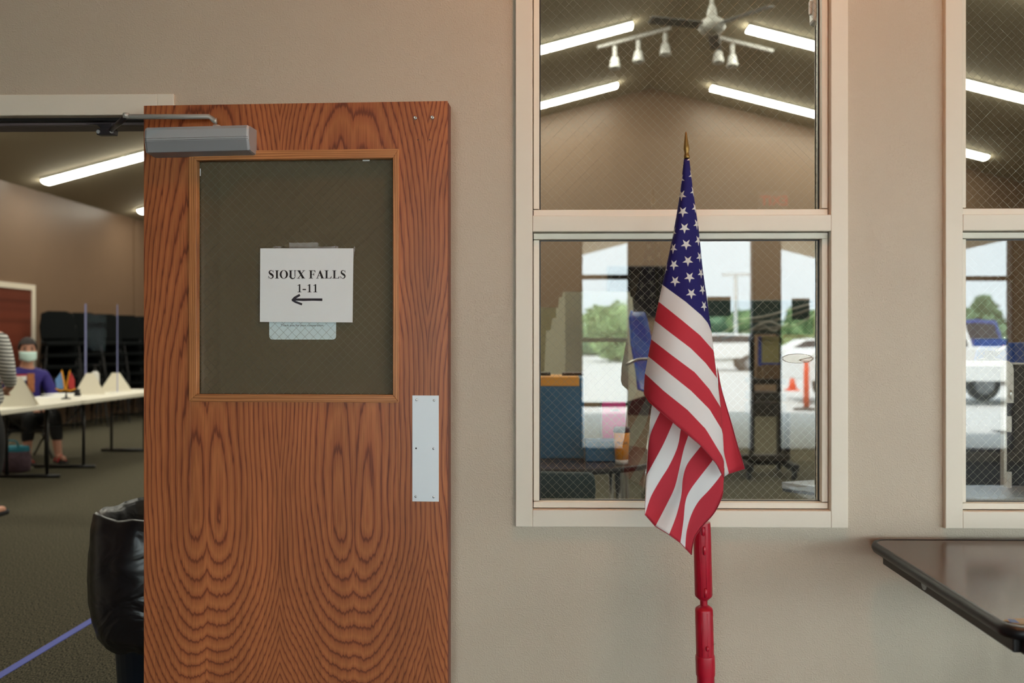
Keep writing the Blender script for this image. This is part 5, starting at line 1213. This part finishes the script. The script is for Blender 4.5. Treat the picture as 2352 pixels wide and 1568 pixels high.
# gabled porch over the entrance
pxm = mirror_y(1588, 520, 13.0); cn = MB(); hw_ = 2.83; y0, y1 = pxm.y, LY0 - .16
for s_ in (-1, 1): cn.prism([(pxm.x, pxm.z), (pxm.x + s_ * hw_, pxm.z - .26 * hw_), (pxm.x + s_ * hw_, pxm.z - .26 * hw_ + .25), (pxm.x, pxm.z + .25)], y0, y1)
po = empty('porch_canopy', (pxm.x, (y0 + y1) / 2, 0)); tag(po, 'gabled porch canopy over the entrance', 'porch')
under(cn.build('roof', 'soffit'), po)
for s_ in (-1, 1): under(MB().box(pxm.x + s_ * 2.72 - .06, pxm.x + s_ * 2.72 + .06, y0 + .05, y0 + .17, -.005, pxm.z - .26 * 2.72 + .05).build('post', 'soffit'), po)
def car(lb, m, loc, rz, kind='sedan', L=4.5, Wd=1.8, H=1.48):
    r = empty('car', loc, rz); tag(r, lb, 'car')
    if kind == 'suv': low = [(-.5, .35), (-.5, .62), (-.46, .72), (-.25, .74), (.46, .76), (.5, .62), (.5, .35)]; top = [(-.27, .73), (-.15, .97), (.0, 1.0), (.36, .98), (.47, .75)]
    elif kind == 'pickup': low = [(-.5, .30), (-.5, .60), (-.46, .68), (-.24, .70), (.5, .70), (.5, .30)]; top = [(-.24, .69), (-.14, .98), (-.02, 1.0), (.09, .98), (.11, .69)]
    else: low = [(-.5, .30), (-.5, .52), (-.44, .60), (-.22, .66), (.38, .70), (.5, .66), (.5, .30)]; top = [(-.22, .65), (-.08, .96), (.06, 1.0), (.22, .97), (.38, .69)]
    lowp = [(x * L, z * H) for x, z in low]; topp = [(x * L, z * H) for x, z in top]
    wr_ = .33 * (H / 1.48) ** .5; whx = (-.31 * L, .31 * L)
    bot = []                                           # wheel arches cut into the lower edge
    for wx in whx:
        bot += [(wx - wr_ * 1.2, lowp[0][1])] + [(wx + wr_ * 1.2 * math.cos(a), max(lowp[0][1], wr_ + wr_ * 1.2 * math.sin(a))) for a in (math.pi * (1 - k / 6) for k in range(7))] + [(wx + wr_ * 1.2, lowp[0][1])]
    outline = lowp[::-1][:0] + [lowp[0]] + bot + lowp[::-1][:-1]
    MB().prism(outline, -Wd / 2, Wd / 2).build('car_body', m, r, bevel=.05, seg=3)
    b = MB(); k = len(topp); vs = [(x, s_ * (Wd / 2 - .05 - .14 * (z - topp[0][1]) / (H * .3)), z) for s_ in (-1, 1) for x, z in topp]
    b.add(vs, [tuple(range(k)), tuple(range(k, 2 * k))[::-1]] + [(i, i + k, (i + 1) % k + k, (i + 1) % k) for i in range(k)]); b.build('cabin', m, r, bevel=.04)
    mx_ = sum(x for x, z in topp) / k
    for s_ in (-1, 1):
        g = [((x - mx_) * .86 + mx_, z - .05 * H if z > .8 * H else z + .03) for x, z in topp]
        MB().add([(x, s_ * (Wd / 2 - .035 - .14 * (z - topp[0][1]) / (H * .3)), z) for x, z in g], [tuple(range(len(g)))]).build('side_window', 'car_glass', r)
        for wx in whx:
            w = MB().lathe([(wr_ * .62, -.10), (wr_, -.09), (wr_, .09), (wr_ * .62, .10)], (wx, s_ * (Wd / 2 - .11), wr_), 24, (0, 1, 0)).build('wheel', 'tyre', r)
            hb = MB().lathe([(.05, -.115), (wr_ * .2, -.11), (wr_ * .62, -.102), (wr_ * .62, .102), (wr_ * .2, .11), (.05, .115)], (wx, s_ * (Wd / 2 - .11), wr_), 20, (0, 1, 0)).build('hub', 'rim', w)
    x1_, z1_ = topp[1]; x0_, z0_ = topp[0]
    MB().add([(x0_ - .01, -Wd / 2 + .15, z0_ + .02), (x0_ - .01, Wd / 2 - .15, z0_ + .02), (x1_ - .03, Wd / 2 - .25, z1_ - .02), (x1_ - .03, -Wd / 2 + .25, z1_ - .02)], [(0, 1, 2, 3)]).build('windscreen', 'car_glass', r)
    return r
def vg(px, v): p = mirror_y(px, 784, v); return (p.x, p.y, -.005)
p = vg(1640, 36.5); car('white sport utility vehicle parked across the car park', 'car_white', p, 0, 'suv', 4.6, 1.85, 1.70)
p = vg(1884, 37.0); car('white sedan parked beyond the orange cone', 'car_white', p, math.pi, 'sedan')
p = vg(2120, 17.4); car('white pickup truck parked close to the entrance', 'car_white', p, 0, 'pickup', 5.6, 1.95, 1.74)
p = vg(2220, 25.0); car('blue pickup truck behind the white one', 'car_blue', p, 0, 'pickup', 5.6, 1.95, 2.0)
p = vg(2125, 38.0); car('white hatchback at the end of the row', 'car_white', p, 0, 'suv', 4.2, 1.75, 1.55)
# cone, marker post, lamp post
p = vg(1820, 21.8); o = empty('traffic_cone', p); tag(o, 'orange traffic cone on the concrete', 'cone')
MB().lathe([(.12, .03), (.02, .46), (.015, .47)], n=20).build('cone_body', 'cone_orange', o, smooth=True); MB().box(-.17, .17, -.17, .17, 0, .03).build('base', 'cone_orange', o)
p = vg(1852, 15.6); o = empty('marker_post', p); tag(o, 'orange tubular marker post on a black base', 'marker post')
MB().lathe([(.055, .04), (.05, .80), (.05, .84), (.03, .86), (.05, .90), (.05, .95)], n=16).build('post', 'cone_orange', o, smooth=True); MB().lathe([(.26, 0), (.24, .03), (.07, .05)], n=24).build('base', 'tyre', o, smooth=True)
p = vg(1690, 46.0); o = empty('lamp_post', p); tag(o, 'tall grey car park lamp post with twin heads', 'lamp post'); mat('pole_grey', (196, 196, 192), .5)
hh_ = 1.327 + 152 * 46 / F_PX
MB().tube([(0, 0, 0), (0, 0, hh_)], [.12, .09], 12).build('pole', 'pole_grey', o); MB().box(-.8, .8, -.12, .12, hh_ - .03, hh_ + .08).build('lamp_arms', 'pole_grey', o)
# trees beyond the car park
def tree(px, v, ztop, rx, m, lb, n_=2600, conifer=False):
    p = vg(px, v); r = empty('tree', p); tag(r, lb, 'tree', 'trees beyond the car park'); rnd = random.Random(int(px * 7 + v)); b = MB(); zc = ztop * .52; rz = ztop * .48
    blobs = [(rnd.uniform(-.6, .6) * rx, rnd.uniform(-.6, .6) * rx, zc + rnd.uniform(-.6, .6) * rz, rnd.uniform(.35, .55) * rx) for _ in range(26)]
    if conifer: blobs = [(rnd.uniform(-.3, .3) * rx * (1 - t), rnd.uniform(-.3, .3) * rx * (1 - t), .3 + t * (ztop - .4), rx * (1.05 - t) * .8 + .15) for t in [k / 25 for k in range(26)]]
    for _ in range(n_):
        x, y, z, q = rnd.choice(blobs); d = Vector((rnd.gauss(0, 1), rnd.gauss(0, 1), rnd.gauss(0, 1))).normalized() * q * rnd.uniform(.8, 1.05)
        c = Vector((x, y, max(.2, z + d.z * .8))) + Vector((d.x, d.y, 0)); u = Vector((rnd.gauss(0, 1), rnd.gauss(0, 1), rnd.gauss(0, 1))).normalized(); w = u.orthogonal().normalized(); s_ = rnd.uniform(.14, .30)
        b.quad(c + u * s_, c + w * s_ * .7, c - u * s_, c - w * s_ * .7)
    for x, y, z, q in blobs: b.ball((x, y, max(z, q * .6 + .1)), q * .8, q * .8, q * .68, 8, 6)
    o_ = b.build('crown', m, r); o_['kind'] = 'stuff'
    MB().tube([(0, 0, 0), (0, 0, ztop * .6)], [.22, .12], 8).build('trunk', 'bark', r)
tree(1420, 52, 3.6, 2.4, 'leaf_a', 'round green tree reflected in the left of the window')
tree(1352, 75, 2.8, 2.6, 'leaf_b', 'low distant tree at the edge of the reflected view')
ords = ['first', 'second', 'third', 'fourth', 'fifth', 'sixth', 'seventh', 'eighth', 'ninth', 'tenth', 'eleventh', 'twelfth', 'thirteenth', 'fourteenth', 'fifteenth', 'sixteenth']
for k in range(16):
    px = 1490 + 47 * k; v = 55 if k % 2 else 60.5
    tree(px, v, 3.7 + .5 * math.sin(k * 1.9) + .03 * k, 1.25, 'leaf_a' if k % 3 else 'leaf_b', 'leafy tree, %s along the hedge line beyond the parked cars' % ords[k], 1300)
tree(2258, 34, 3.1, 1.7, 'leaf_b', 'spreading blue green conifer behind the blue pickup', 2400, True)
